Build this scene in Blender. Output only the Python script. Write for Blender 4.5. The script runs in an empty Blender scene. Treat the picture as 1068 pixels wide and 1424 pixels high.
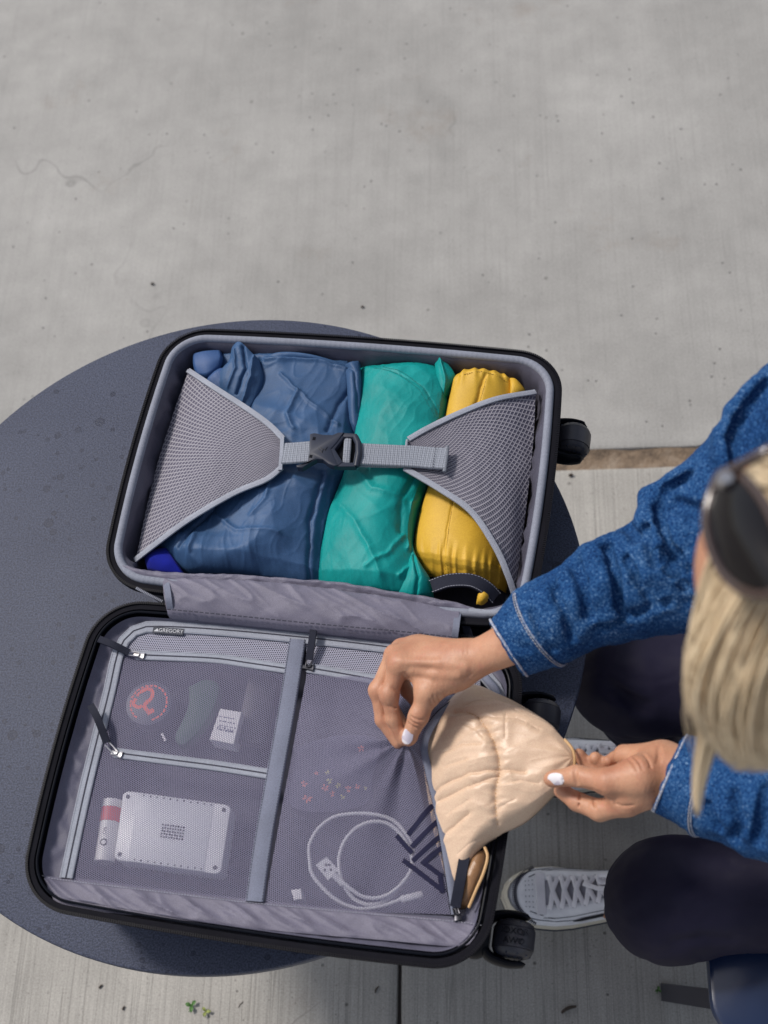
import bpy, bmesh, math, random
import numpy as np
from mathutils import Vector, Matrix
R = math.radians
rng = np.random.RandomState(7)
random.seed(7)
scene = bpy.context.scene
col = scene.collection

# ------------------------------------------------------------ camera
CAM_H = 2.05
BR = np.array([0.99468215, 0.0212171, -0.10078325])      # camera right
BU = np.array([0.0212171, 0.91534835, 0.40210351])       # camera up
BF = np.array([-0.10078325, 0.40210351, -0.9100305])     # camera forward
cam_d = bpy.data.cameras.new('camera')
cam = bpy.data.objects.new('camera', cam_d)
col.objects.link(cam)
scene.camera = cam
cam.matrix_world = Matrix((
    (BR[0], BU[0], -BF[0], 0.0), (BR[1], BU[1], -BF[1], 0.0),
    (BR[2], BU[2], -BF[2], CAM_H), (0, 0, 0, 1)))
cam_d.sensor_fit = 'HORIZONTAL'
cam_d.sensor_width = 36
cam_d.lens = 36 * 1700 / 1068
cam_d.shift_y = 178 / 1068
cam_d.clip_start = 0.05
cam_d.clip_end = 500
cam_d.dof.use_dof = True
cam_d.dof.focus_distance = 1.56
cam_d.dof.aperture_fstop = 6.0

# ------------------------------------------------------------ light
SUN_EL, SUN_AZ = R(50), R(-62)       # azimuth: from north (+Y) towards east (+X)
world = bpy.data.worlds.new('World')
scene.world = world
world.use_nodes = True
wn = world.node_tree.nodes
bg = wn['Background']
sky = wn.new('ShaderNodeTexSky')
sky.sky_type = 'NISHITA'
sky.sun_disc = False
sky.sun_elevation = SUN_EL
sky.sun_rotation = SUN_AZ
sky.air_density = 1.0
sky.dust_density = 2.0
hs = wn.new('ShaderNodeHueSaturation')          # thin high cloud: a paler sky all round
hs.inputs['Saturation'].default_value = 0.5
world.node_tree.links.new(sky.outputs[0], hs.inputs['Color'])
world.node_tree.links.new(hs.outputs[0], bg.inputs[0])
bg.inputs[1].default_value = 0.115
sun_d = bpy.data.lights.new('sun', 'SUN')
sun = bpy.data.objects.new('sun', sun_d)
col.objects.link(sun)
sun_d.energy = 2.55
sun_d.angle = R(9)
sun_d.color = (1.0, 0.94, 0.87)
to_sun = Vector((math.sin(SUN_AZ) * math.cos(SUN_EL), math.cos(SUN_AZ) * math.cos(SUN_EL), math.sin(SUN_EL)))
sun.rotation_euler = to_sun.to_track_quat('Z', 'Y').to_euler()
scene.view_settings.view_transform = 'Standard'
scene.view_settings.look = 'None'
scene.view_settings.exposure = 0.14
scene.view_settings.gamma = 1.0
scene.view_settings.use_curve_mapping = False
scene.render.engine = 'CYCLES'
scene.cycles.transparent_max_bounces = 12

# ------------------------------------------------------------ surveying helpers
def P(px, py, z):
    """point at height z that the photograph shows at (px, py)"""
    d = BR * ((px - 534) / 1700) - BU * ((py - 890) / 1700) + BF
    w = d * ((z - CAM_H) / d[2])
    return np.array([w[0], w[1], z])
CO = np.array([-0.23781, 0.62331])   # hinge centre of the open case
CA = R(-7.9088)
TZ = 0.60                            # table top
def C(u, v, z):
    return np.array([CO[0] + u * math.cos(CA) - v * math.sin(CA), CO[1] + u * math.sin(CA) + v * math.cos(CA), z])
def PC(px, py, z):
    w = P(px, py, z)[:2] - CO
    return np.array([w[0] * math.cos(-CA) - w[1] * math.sin(-CA), w[0] * math.sin(-CA) + w[1] * math.cos(-CA)])

# ------------------------------------------------------------ object helpers
def tag(o, label=None, cat=None, group=None, kind=None):
    if label: o['label'] = label
    if cat: o['category'] = cat
    if group: o['group'] = group
    if kind: o['kind'] = kind
    return o
def empty(name, loc, label=None, cat=None, group=None, kind=None):
    o = bpy.data.objects.new(name, None)
    o.empty_display_size = 0.05
    col.objects.link(o)
    o.location = loc
    return tag(o, label, cat, group, kind)
def wloc(o):
    v = np.zeros(3)
    while o is not None:
        v += np.array(o.location); o = o.parent
    return v
class MB:
    def __init__(s):
        s.v = []; s.f = []; s.uv = []; s.n = 0
    def add(s, verts, faces, uvs=None):
        verts = np.asarray(verts, float).reshape(-1, 3)
        b = s.n
        s.v.append(verts); s.n += len(verts)
        s.f += [tuple(i + b for i in f) for f in faces]
        s.uv.append(np.asarray(uvs, float).reshape(-1, 2) if uvs is not None else verts[:, :2].copy())
        return s
    def build(s, name, mat, parent=None, smooth=True, angle=40, origin=None, label=None, cat=None, group=None, kind=None):
        V = np.concatenate(s.v); UV = np.concatenate(s.uv)
        if parent is not None: o0 = wloc(parent)
        elif origin is not None: o0 = np.array(origin, float)
        else: o0 = np.array([V[:, 0].mean(), V[:, 1].mean(), V[:, 2].min()])
        me = bpy.data.meshes.new(name)
        me.from_pydata((V - o0).tolist(), [], s.f)
        me.validate()
        uvl = me.uv_layers.new(name='UVMap')
        li = np.zeros(len(me.loops), int); me.loops.foreach_get('vertex_index', li)
        uvl.data.foreach_set('uv', UV[li].ravel())
        if smooth:
            me.polygons.foreach_set('use_smooth', [True] * len(me.polygons))
            if angle: me.set_sharp_from_angle(angle=R(angle))
        me.materials.append(mat)
        o = bpy.data.objects.new(name, me)
        col.objects.link(o)
        if parent is not None: o.parent = parent
        else: o.location = o0
        return tag(o, label, cat, group, kind)
def grid_faces(nu, nv, closed_u=False, closed_v=False, flip=False):
    f = []
    for j in range(nv - (0 if closed_v else 1)):
        j2 = (j + 1) % nv
        for i in range(nu - (0 if closed_u else 1)):
            i2 = (i + 1) % nu
            q = (j * nu + i, j * nu + i2, j2 * nu + i2, j2 * nu + i)
            f.append(q[::-1] if flip else q)
    return f
def tube(mb, path, rad, seg=10, cap=True, squash=None, up=None):
    """round tube along a path; rad scalar or list; squash = (a,b) ellipse factors"""
    path = np.asarray(path, float); n = len(path)
    rad = np.broadcast_to(np.asarray(rad, float), (n,)) if np.ndim(rad) < 2 else np.asarray(rad)
    T = np.gradient(path, axis=0); T /= np.linalg.norm(T, axis=1)[:, None] + 1e-12
    ref = np.array(up if up is not None else (0, 0, 1.0))
    V = []; UVs = []
    L = np.concatenate([[0], np.cumsum(np.linalg.norm(np.diff(path, axis=0), axis=1))])
    prev = None
    for k in range(n):
        t = T[k]
        r = ref if prev is None or up is not None else prev
        a = np.cross(r, t)
        if np.linalg.norm(a) < 1e-4: a = np.cross(np.array([1.0, 0.1, 0]), t)
        a /= np.linalg.norm(a); b = np.cross(t, a); prev = b
        th = np.linspace(0, 2 * math.pi, seg, endpoint=False)
        sa, sb = squash if squash else (1, 1)
        for q in th:
            V.append(path[k] + rad[k] * (sa * math.cos(q) * a + sb * math.sin(q) * b))
            UVs.append((L[k], q * 0.01))
    F = grid_faces(seg, n, closed_u=True)
    if cap:
        F.append(tuple(range(seg))[::-1]); F.append(tuple((n - 1) * seg + i for i in range(seg)))
    mb.add(V, F, UVs)
def box(mb, c, h, ax=None):
    """box with centre c, half sizes h and axes ax (3x3 rows)"""
    ax = np.eye(3) if ax is None else np.asarray(ax, float)
    c = np.asarray(c, float)
    V = [c + sx * h[0] * ax[0] + sy * h[1] * ax[1] + sz * h[2] * ax[2] for sz in (-1, 1) for sy in (-1, 1) for sx in (-1, 1)]
    mb.add(V, [(0, 2, 3, 1), (4, 5, 7, 6), (0, 1, 5, 4), (2, 6, 7, 3), (0, 4, 6, 2), (1, 3, 7, 5)])
CAX = np.array([[math.cos(CA), math.sin(CA), 0], [-math.sin(CA), math.cos(CA), 0], [0, 0, 1]])
def axes(ang):
    return np.array([[math.cos(ang), math.sin(ang), 0], [-math.sin(ang), math.cos(ang), 0], [0, 0, 1]])
def prism(mb, outline, z0, z1, bev=0.0):
    """solid with a flat outline in world xy (counter-clockwise), edges bevelled"""
    o = np.asarray(outline, float)[:, :2]
    A = np.sum(o[:, 0] * np.roll(o[:, 1], -1) - o[:, 1] * np.roll(o[:, 0], -1))
    if A < 0: o = o[::-1]
    n = len(o)
    def inset(d):
        e = np.roll(o, -1, 0) - o; e /= np.linalg.norm(e, axis=1)[:, None] + 1e-12
        nn = np.c_[-e[:, 1], e[:, 0]]
        m = nn + np.roll(nn, 1, 0); m /= (np.linalg.norm(m, axis=1)[:, None] + 1e-12)
        return o + m * d
    rings = [(0, z0)]
    if bev: rings += [(0, z1 - bev), (bev * .3, z1 - bev * .3), (bev, z1)]
    else: rings += [(0, z1)]
    V = []
    for d, z in rings:
        q = inset(d) if d else o
        V += [(a, b, z) for a, b in q]
    F = grid_faces(n, len(rings), closed_u=True)
    F.append(tuple(range(n))[::-1]); F.append(tuple((len(rings) - 1) * n + i for i in range(n)))
    mb.add(V, F)
def rrect(u0, u1, v0, v1, r, k=8, bow=0.0, m=10):
    """rounded rectangle, counter-clockwise, dense along its edges"""
    pts = []
    cs = [(u1 - r, v0 + r, -90), (u1 - r, v1 - r, 0), (u0 + r, v1 - r, 90), (u0 + r, v0 + r, 180)]
    for i, (cu, cv, a0) in enumerate(cs):
        arc = [(cu + r * math.cos(R(a0 + 90 * j / k)), cv + r * math.sin(R(a0 + 90 * j / k))) for j in range(k + 1)]
        pts += arc
        nu, nv, na = cs[(i + 1) % 4]
        st = arc[-1]; en = (nu + r * math.cos(R(na)), nv + r * math.sin(R(na)))
        for j in range(1, m):
            t = j / m; b = bow * 4 * t * (1 - t)
            nx, ny = math.cos(R(a0 + 90)), math.sin(R(a0 + 90))
            pts.append((st[0] + (en[0] - st[0]) * t + b * nx, st[1] + (en[1] - st[1]) * t + b * ny))
    return np.array(pts)
def resample(pts, n=None, step=None, closed=False):
    p = np.asarray(pts, float)
    if closed: p = np.vstack([p, p[:1]])
    d = np.concatenate([[0], np.cumsum(np.linalg.norm(np.diff(p, axis=0), axis=1))])
    if n is None: n = max(2, int(d[-1] / step) + 1)
    s = np.linspace(0, d[-1], n, endpoint=not closed)
    return np.stack([np.interp(s, d, p[:, k]) for k in range(p.shape[1])], 1)
def smooth_path(pts, n=40, it=None):
    """Catmull-Rom through the points, evenly resampled"""
    p = np.asarray(pts, float)
    if len(p) < 3: return resample(p, n)
    q = np.vstack([2 * p[0] - p[1], p, 2 * p[-1] - p[-2]])
    out = []
    for i in range(1, len(q) - 2):
        for t in np.linspace(0, 1, 12, endpoint=False):
            a, b, c, d = q[i - 1], q[i], q[i + 1], q[i + 2]
            out.append(0.5 * ((2 * b) + (-a + c) * t + (2 * a - 5 * b + 4 * c - d) * t * t + (-a + 3 * b - 3 * c + d) * t ** 3))
    out.append(p[-1])
    return resample(np.array(out), n)
def sweep(mb, path, prof, closed=False):
    """profile [(offset to the left, height)] swept along a 3-d path lying roughly flat"""
    p = np.asarray(path, float); n = len(p)
    if closed: t = np.roll(p, -1, 0) - np.roll(p, 1, 0)
    else: t = np.gradient(p, axis=0)
    t[:, 2] = 0; t /= np.linalg.norm(t, axis=1)[:, None] + 1e-12
    nn = np.c_[-t[:, 1], t[:, 0], np.zeros(n)]
    L = np.concatenate([[0], np.cumsum(np.linalg.norm(np.diff(p, axis=0), axis=1))])
    V = []; U = []
    for k in range(n):
        for o, h in prof:
            V.append(p[k] + nn[k] * o + np.array([0, 0, h])); U.append((L[k], o))
    mb.add(V, grid_faces(len(prof), n, closed_v=closed, flip=False), U)
def band(mb, path, w, th=0.0012, arch=0.0, closed=False):
    """strip of webbing or tape of width w and thickness th"""
    o = [-w / 2, -w / 2 * .94, -w / 4, 0, w / 4, w / 2 * .94, w / 2]
    prof = [(a, th * (0.35 if abs(a) > w * .49 else 1) + arch * (1 - (2 * a / w) ** 2)) for a in o]
    prof = [(-w / 2, -th * .3)] + prof + [(w / 2, -th * .3)]
    sweep(mb, path, prof[::-1], closed)

# noise ---------------------------------------------------------------
_pt = np.random.RandomState(3).permutation(512)
_pt = np.concatenate([_pt, _pt, _pt])
_gr = np.random.RandomState(5).normal(size=(512, 3)); _gr /= np.linalg.norm(_gr, axis=1)[:, None]
def perlin(x, y, z=0.0):
    x, y, z = np.broadcast_arrays(np.asarray(x, float), y, z)
    xi = np.floor(x).astype(int); yi = np.floor(y).astype(int); zi = np.floor(z).astype(int)
    xf, yf, zf = x - xi, y - yi, z - zi
    f = lambda t: t * t * t * (t * (t * 6 - 15) + 10)
    u, v, w = f(xf), f(yf), f(zf)
    def g(i, j, k):
        h = _pt[(_pt[(_pt[(xi + i) & 511] + yi + j) & 511] + zi + k) & 511]
        gg = _gr[h]
        return gg[..., 0] * (xf - i) + gg[..., 1] * (yf - j) + gg[..., 2] * (zf - k)
    l = lambda a, b, t: a + (b - a) * t
    return l(l(l(g(0, 0, 0), g(1, 0, 0), u), l(g(0, 1, 0), g(1, 1, 0), u), v),
             l(l(g(0, 0, 1), g(1, 0, 1), u), l(g(0, 1, 1), g(1, 1, 1), u), v), w) * 1.6
def fbm(x, y, z=0.0, o=4):
    s = 0; a = 1.0; q = 1.0
    for i in range(o):
        s = s + a * perlin(np.asarray(x) * q + 17 * i, np.asarray(y) * q - 9 * i, np.asarray(z) * q + 5 * i); a *= .5; q *= 2.03
    return s
def ridge(x, y, z=0.0, sharp=2.5, o=2):
    """sharp creases: 1 on the crease, falling off on both sides"""
    s = 0; a = 1.0; q = 1.0
    for i in range(o):
        s = s + a * (1 - np.clip(np.abs(perlin(np.asarray(x) * q + 31 * i, np.asarray(y) * q + 11 * i, z)) * 2.2, 0, 1)) ** sharp
        a *= .5; q *= 1.9
    return s
def crumple(x, y, seed, freq=14.0, n=7, warp=.25):
    """straight, crisp creases of a thin cloth: patches of triangle waves in many directions"""
    rs = np.random.RandomState(seed); s = 0
    wx = warp * fbm(x * 6, y * 6, seed + .3, 2); wy = warp * fbm(x * 6 + 9, y * 6, seed + .7, 2)
    for i in range(n):
        a = rs.uniform(0, math.pi); f = freq * rs.uniform(.5, 1.6); q = (x * math.cos(a) + y * math.sin(a)) * f + rs.rand() * 9 + wx * math.cos(a) + wy * math.sin(a)
        t = np.abs(q - np.floor(q) - .5) * 2
        m = np.clip(perlin(x * 9 + 13 * i, y * 9, seed + i) * 2.2 + .15, 0, 1)
        s = s + (1 - np.sqrt(t * t + .003)) ** 2.0 * m / (f / freq)
    return s / 1.6
def seg_dist(X, Y, line):
    """distance from points to a polyline in xy"""
    d = np.full(np.shape(X), 1e9)
    L = np.asarray(line, float)
    for a, b in zip(L[:-1, :2], L[1:, :2]):
        ab = b - a; t = np.clip(((X - a[0]) * ab[0] + (Y - a[1]) * ab[1]) / (ab @ ab + 1e-12), 0, 1)
        d = np.minimum(d, np.hypot(X - a[0] - t * ab[0], Y - a[1] - t * ab[1]))
    return d
def coons(top, right, bottom, left, nu, nv):
    """four boundary curves (top and bottom run left to right, left and right run top to bottom)"""
    T = resample(top, nu); B = resample(bottom, nu); L = resample(left, nv); Q = resample(right, nv)
    u = np.linspace(0, 1, nu)[None, :, None]; v = np.linspace(0, 1, nv)[:, None, None]
    S = (1 - v) * T[None] + v * B[None] + (1 - u) * L[:, None] + u * Q[:, None]
    S = S - ((1 - u) * (1 - v) * T[0] + u * (1 - v) * T[-1] + (1 - u) * v * B[0] + u * v * B[-1])
    return S
def grid_uv(S):
    du = np.linalg.norm(np.diff(S, axis=1), axis=2).mean(0); dv = np.linalg.norm(np.diff(S, axis=0), axis=2).mean(1)
    a = np.concatenate([[0], np.cumsum(du)]); b = np.concatenate([[0], np.cumsum(dv)])
    return np.stack(np.broadcast_arrays(a[None, :], b[:, None]), -1)

# materials -----------------------------------------------------------
def material(name, color, rough=.6, metal=0.0, spec=.5, coat=0.0, sheen=0.0, sub=0.0):
    m = bpy.data.materials.new(name); m.use_nodes = True
    b = m.node_tree.nodes['Principled BSDF']
    b.inputs['Base Color'].default_value = (*color, 1)
    b.inputs['Roughness'].default_value = rough
    b.inputs['Metallic'].default_value = metal
    b.inputs['Specular IOR Level'].default_value = spec
    b.inputs['Coat Weight'].default_value = coat
    b.inputs['Coat Roughness'].default_value = .15
    sheen *= .15
    if sheen:
        b.inputs['Sheen Weight'].default_value = sheen; b.inputs['Sheen Roughness'].default_value = .4
    if sub:
        b.inputs['Subsurface Weight'].default_value = sub
        b.inputs['Subsurface Radius'].default_value = (1.0, .35, .2)
        b.inputs['Subsurface Scale'].default_value = .006
    return m
class N:
    """tiny node builder"""
    def __init__(s, m):
        s.m = m; s.t = m.node_tree; s.b = s.t.nodes['Principled BSDF']
    def n(s, kind, **kw):
        x = s.t.nodes.new('ShaderNode' + kind)
        for k, v in kw.items(): setattr(x, k, v)
        return x
    def l(s, a, b): s.t.links.new(a, b)
    def coord(s, kind='Object', scale=(1, 1, 1), rot=(0, 0, 0)):
        tc = s.n('TexCoord'); mp = s.n('Mapping')
        mp.inputs['Scale'].default_value = scale; mp.inputs['Rotation'].default_value = rot
        s.l(tc.outputs[kind], mp.inputs[0]); return mp.outputs[0]
    def noise(s, vec, scale, detail=3, rough=.5, dist=0.0):
        x = s.n('TexNoise'); x.inputs['Scale'].default_value = scale; x.inputs['Detail'].default_value = detail
        x.inputs['Roughness'].default_value = rough; x.inputs['Distortion'].default_value = dist
        s.l(vec, x.inputs['Vector']); return x.outputs['Fac']
    def vor(s, vec, scale, feature='F1', out='Distance', rand=1.0):
        x = s.n('TexVoronoi', feature=feature); x.inputs['Scale'].default_value = scale
        x.inputs['Randomness'].default_value = rand
        s.l(vec, x.inputs['Vector']); return x.outputs[out]
    def ramp(s, fac, stops):
        x = s.n('ValToRGB'); e = x.color_ramp.elements
        e[0].position = stops[0][0]; e[1].position = stops[-1][0]
        for p, c in stops[1:-1]: e.new(p)
        for k, (p, c) in enumerate(stops): e[k].color = (*c, 1) if np.ndim(c) else (c, c, c, 1)
        s.l(fac, x.inputs[0]); return x.outputs[0]
    def math(s, op, a, b=0.0, c=None, clamp=False):
        x = s.n('Math', operation=op, use_clamp=clamp)
        for k, q in enumerate((a, b) if c is None else (a, b, c)):
            if isinstance(q, (int, float)): x.inputs[k].default_value = q
            else: s.l(q, x.inputs[k])
        return x.outputs[0]
    def mix(s, fac, a, b, mode='MIX'):
        x = s.n('Mix', data_type='RGBA', blend_type=mode)
        for k, q in ((0, fac), (6, a), (7, b)):
            if isinstance(q, (int, float)): x.inputs[k].default_value = q
            elif isinstance(q, (tuple, list)): x.inputs[k].default_value = (*q, 1)
            else: s.l(q, x.inputs[k])
        return x.outputs[2]
    def bump(s, h, strength=.5, dist=.001, prev=None):
        x = s.n('Bump'); x.inputs['Strength'].default_value = strength; x.inputs['Distance'].default_value = dist
        s.l(h, x.inputs['Height'])
        if prev is not None: s.l(prev, x.inputs['Normal'])
        return x.outputs[0]
    def color(s, c): s.l(c, s.b.inputs['Base Color'])
    def rough(s, c): s.l(c, s.b.inputs['Roughness'])
    def normal(s, c): s.l(c, s.b.inputs['Normal'])
def lattice(k, vec, period, angles, mode='ADD', phases=None):
    """sum (or product) of cosine waves of the given period in the given directions"""
    sep = k.n('SeparateXYZ'); k.l(vec, sep.inputs[0]); out = None
    for i, a in enumerate(angles):
        w = 2 * math.pi / period
        t = k.math('ADD', k.math('MULTIPLY', sep.outputs[0], w * math.cos(R(a))), k.math('MULTIPLY', sep.outputs[1], w * math.sin(R(a))))
        c = k.math('COSINE', t)
        out = c if out is None else k.math(mode, out, c)
    return out
def fabric(name, color, var=.12, weave=0.0006, rough=.75, sheen=.15, bump=.25, spec=.3, mottle=30):
    m = material(name, color, rough, spec=spec, sheen=sheen); k = N(m)
    uv = k.coord('UV'); ob = k.coord('Object')
    nz = k.noise(ob, mottle, 3)
    lo = tuple(c * (1 - var) for c in color); hi = tuple(min(1, c * (1 + var)) for c in color)
    c0 = k.ramp(nz, [(.3, lo), (.7, hi)])
    fine = k.noise(ob, 1400, 1)
    c1 = k.mix(.16, c0, k.ramp(fine, [(.35, 0.0), (.65, 1.0)]), 'OVERLAY')
    k.color(c1)
    w = lattice(k, uv, weave, (0, 90), 'MULTIPLY')
    b1 = k.bump(w, bump, .0002)
    b2 = k.bump(k.noise(ob, 70, 2, .5), .07, .002, b1)
    k.normal(b2)
    return m
# ============================================================ MATERIALS OF THE SETTING
def concrete(name, tone, groove):
    m = material(name, tone, .88, spec=.25); k = N(m)
    ob = k.coord('Object')
    big = k.noise(ob, 1.3, 4, .6); mid = k.noise(ob, 14, 4, .6); grit = k.noise(ob, 330, 3, .8)
    lo = tuple(c * .80 for c in tone); hi = tuple(min(1, c * 1.16) for c in tone)
    c = k.ramp(big, [(.3, lo), (.7, hi)])
    c = k.mix(.16, c, k.ramp(mid, [(.3, .25), (.7, .72)]), 'OVERLAY')
    c = k.mix(.6, c, k.ramp(grit, [(.3, .3), (.7, .7)]), 'OVERLAY')
    # broom strokes run across the slab (towards the far side of the picture)
    br = k.coord('Object', (230, 3.2, 1)); stroke = k.noise(br, 1.0, 3, .65, .15)
    br2 = k.coord('Object', (62, .55, 1)); stroke2 = k.noise(br2, 1.0, 2, .5, .1)
    c = k.mix(groove, c, k.ramp(stroke, [(.3, .34), (.52, .52), (.7, .64)]), 'OVERLAY')
    # thin dark grooves
    g = k.ramp(stroke2, [(.484, 1.0), (.499, 0.0), (.501, 0.0), (.516, 1.0)])
    c = k.mix(k.math('MULTIPLY', k.math('SUBTRACT', 1.0, g), groove * .9), c, tuple(x * .38 for x in tone))
    # small dark pits and grains, a few faint stains
    pit = k.vor(ob, 34, 'F1'); pm = k.ramp(pit, [(.06, 1.0), (.11, 0.0)])
    wh = k.ramp(k.noise(ob, 9, 1), [(.47, 0.0), (.56, 1.0)])
    c = k.mix(k.math('MULTIPLY', k.math('MULTIPLY', pm, wh), .75), c, tuple(x * .22 for x in tone))
    pit2 = k.vor(ob, 9, 'F1'); pm2 = k.ramp(pit2, [(.02, 1.0), (.045, 0.0)])
    c = k.mix(k.math('MULTIPLY', pm2, .55), c, (.05, .045, .04))
    pit3 = k.vor(ob, 120, 'F1'); pm3 = k.ramp(pit3, [(.12, 1.0), (.24, 0.0)])
    wh3 = k.ramp(k.noise(ob, 40, 1), [(.52, 0.0), (.6, 1.0)])
    c = k.mix(k.math('MULTIPLY', k.math('MULTIPLY', pm3, wh3), .5 * groove + .2), c, tuple(x * .3 for x in tone))
    ck = k.n('TexVoronoi', feature='DISTANCE_TO_EDGE'); ck.inputs['Scale'].default_value = 1.1
    wv = k.n('VectorMath', operation='ADD'); nzv = k.n('TexNoise'); nzv.inputs['Scale'].default_value = 7; k.l(ob, nzv.inputs['Vector']); sc_ = k.n('VectorMath', operation='SCALE'); sc_.inputs['Scale'].default_value = .22
    k.l(nzv.outputs['Color'], sc_.inputs[0]); k.l(ob, wv.inputs[0]); k.l(sc_.outputs[0], wv.inputs[1]); k.l(wv.outputs[0], ck.inputs['Vector'])
    ckm = k.math('MULTIPLY', k.ramp(ck.outputs['Distance'], [(.0, 1.0), (.0022, 0.0)]), k.ramp(k.noise(ob, 1.7, 2), [(.56, 0.0), (.62, 1.0)]))
    c = k.mix(k.math('MULTIPLY', ckm, .45), c, tuple(x * .4 for x in tone))
    st = k.ramp(k.noise(ob, 3.1, 5, .7), [(.60, 0.0), (.74, 1.0)])
    c = k.mix(k.math('MULTIPLY', st, .35), c, (.20, .15, .11))
    k.color(c)
    b = k.bump(grit, .3, .0006); b = k.bump(stroke, .6 * groove, .0016, b); b = k.bump(g, .7 * groove, .0012, b)
    b = k.bump(k.math('SUBTRACT', 1.0, k.math('MULTIPLY', pm, wh)), .5, .002, b)
    k.normal(b)
    return m
m_slab_near = concrete('broomed_concrete', (.355, .34, .315), .45)
m_slab_far = concrete('trowelled_concrete', (.345, .337, .323), .12)
m_fill = material('joint_sediment', (.22, .165, .12), .95); k = N(m_fill); ob = k.coord('Object')
c = k.ramp(k.noise(ob, 22, 5, .7), [(.3, (.06, .045, .035)), (.5, (.20, .145, .10)), (.75, (.30, .245, .19))]); k.color(c)
k.normal(k.bump(k.noise(ob, 160, 3), .8, .004))
m_soil = material('subgrade', (.06, .05, .045), .95); k = N(m_soil); k.normal(k.bump(k.noise(k.coord('Object'), 60, 3), .8, .004))

# ============================================================ GROUND
ground = MB()
ground.add([(-120, -120, -.03), (120, -120, -.03), (120, 120, -.03), (-120, 120, -.03)], [(0, 1, 2, 3)])
ground = ground.build('ground', m_slab_near, smooth=False, origin=(0, 0, -.03), kind='structure')
pave = empty('pavement', (0, 0, 0), kind='structure')
def slab(x0, x1, y0, y1, m, nx=26, ny=26, seed=0):
    """one cast slab with a rounded, slightly worn edge"""
    mb = MB(); r = .005; rings = []
    for d, z in ((0, -.10), (0, -.006), (.0016, -.0018), (.005, 0.0), (.02, 0.0)):
        per = resample([(x0 + d, y0 + d), (x1 - d, y0 + d), (x1 - d, y1 - d), (x0 + d, y1 - d)], 4 * 70, closed=True)
        q = np.c_[per, np.full(len(per), z)]
        if d < .006:
            w = .0028 * fbm(q[:, 0] * 9 + seed, q[:, 1] * 9, 0, 4)
            nx_ = np.where(np.abs(q[:, 0] - x0) < .03, 1, 0) - np.where(np.abs(q[:, 0] - x1) < .03, 1, 0)
            ny_ = np.where(np.abs(q[:, 1] - y0) < .03, 1, 0) - np.where(np.abs(q[:, 1] - y1) < .03, 1, 0)
            q[:, 0] += nx_ * np.abs(w); q[:, 1] += ny_ * np.abs(w)
        rings.append(q)
    V = np.vstack(rings); n = 280
    F = grid_faces(n, len(rings), closed_u=True); F.append(tuple((len(rings) - 1) * n + i for i in range(n)))
    mb.add(V, F)
    return mb.build('slab', m, pave, angle=30)
JX = -0.1885
for (x0, x1) in ((-6.4, -3.30), (-3.295, JX - .0025), (JX + .0025, 2.90), (2.905, 6.0)):
    for (y0, y1) in ((-4.6, -1.80), (-1.795, 1.258)):
        slab(x0, x1, y0, y1, m_slab_near)
for (x0, x1) in ((-7.2, -1.912), (-1.907, 2.35), (2.355, 6.6)):
    for (y0, y1) in ((1.299, 4.9), (4.905, 8.6)):
        slab(x0, x1, y0, y1, m_slab_far, seed=4)
fill = MB()
xs = np.linspace(-7, 6.4, 900); ys = np.linspace(1.254, 1.303, 9)
X, Y = np.meshgrid(xs, ys)
Z = -.0085 + .0035 * fbm(X * 14, Y * 60, 0, 4) + .004 * np.abs((Y - 1.28) / .022) ** 2
fill.add(np.stack([X, Y, np.minimum(Z, -.001)], -1).reshape(-1, 3), grid_faces(900, 9))
fill.build('joint_filler', m_fill, pave)
jf = MB(); box(jf, (JX, -1.5, -.055), (.004, 2.75, .045)); jf.build('joint_filler', m_soil, pave, smooth=False)

# small litter lying on the concrete
m_twig = material('dead_twig', (.05, .036, .028), .9)
m_leaf = material('green_leaf_scrap', (.06, .16, .03), .6); m_leaf2 = material('yellow_green_leaf_scrap', (.25, .29, .08), .7)
def leaf(px, py, s, m, label, ang=0.0, seed=0):
    c = P(px, py, .001); mb = MB(); rs = np.random.RandomState(seed); n = 11
    for w in range(3):
        a = ang + w * 2.1 + rs.rand() * .6; d = np.array([math.cos(a), math.sin(a), 0]); nn = np.array([-d[1], d[0], 0])
        V = []
        for i in range(n):
            t = i / (n - 1); wd = s * .32 * math.sin(math.pi * min(1, t * 1.02)) ** .7 * (1 + .25 * rs.randn() * .4)
            cc = c + d * s * t + np.array([0, 0, .0015 + .004 * math.sin(t * 2.5)])
            V += [cc + nn * wd + (0, 0, .001), cc, cc - nn * wd + (0, 0, .001)]
        mb.add(V, grid_faces(3, n))
    tube(mb, [c + (0, 0, .001), c + np.array([-.4 * s, -.9 * s, .001])], .0006, 5)
    mb.build('leaf', m, label=label, cat='leaf', origin=c)
leaf(267, 1399, .011, m_leaf, 'small green leaf scrap on the concrete below the table edge', .6, 1)
leaf(287, 1407, .009, m_leaf2, 'yellowish leaf scrap beside the green leaf scrap on the concrete', 2.0, 2)
leaf(915, 1377, .006, m_leaf, 'tiny green seed leaf beside the foot of the chair leg', 1.2, 3)
def twig(px, py, L, ang, r, label, name='twig', cat='twig'):
    c = P(px, py, r); mb = MB(); d = np.array([math.cos(ang), math.sin(ang), 0]); nn = np.array([-d[1], d[0], 0])
    pts = [c + d * L * (t - .5) + nn * (L * .09 * math.sin(3.5 * t)) + np.array([0, 0, .3 * r]) for t in np.linspace(0, 1, 9)]
    tube(mb, pts, [r * (.5 + .5 * math.sin(math.pi * (.12 + .78 * t))) for t in np.linspace(0, 1, 9)], 7)
    mb.build(name, m_twig, label=label, cat=cat, origin=c)
twig(791, 1404, .026, .45, .0028, 'thick dark twig on the concrete left of the chair leg')
twig(524, 1376, .012, 1.1, .0013, 'short dark twig on the concrete below the suitcase')
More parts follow.
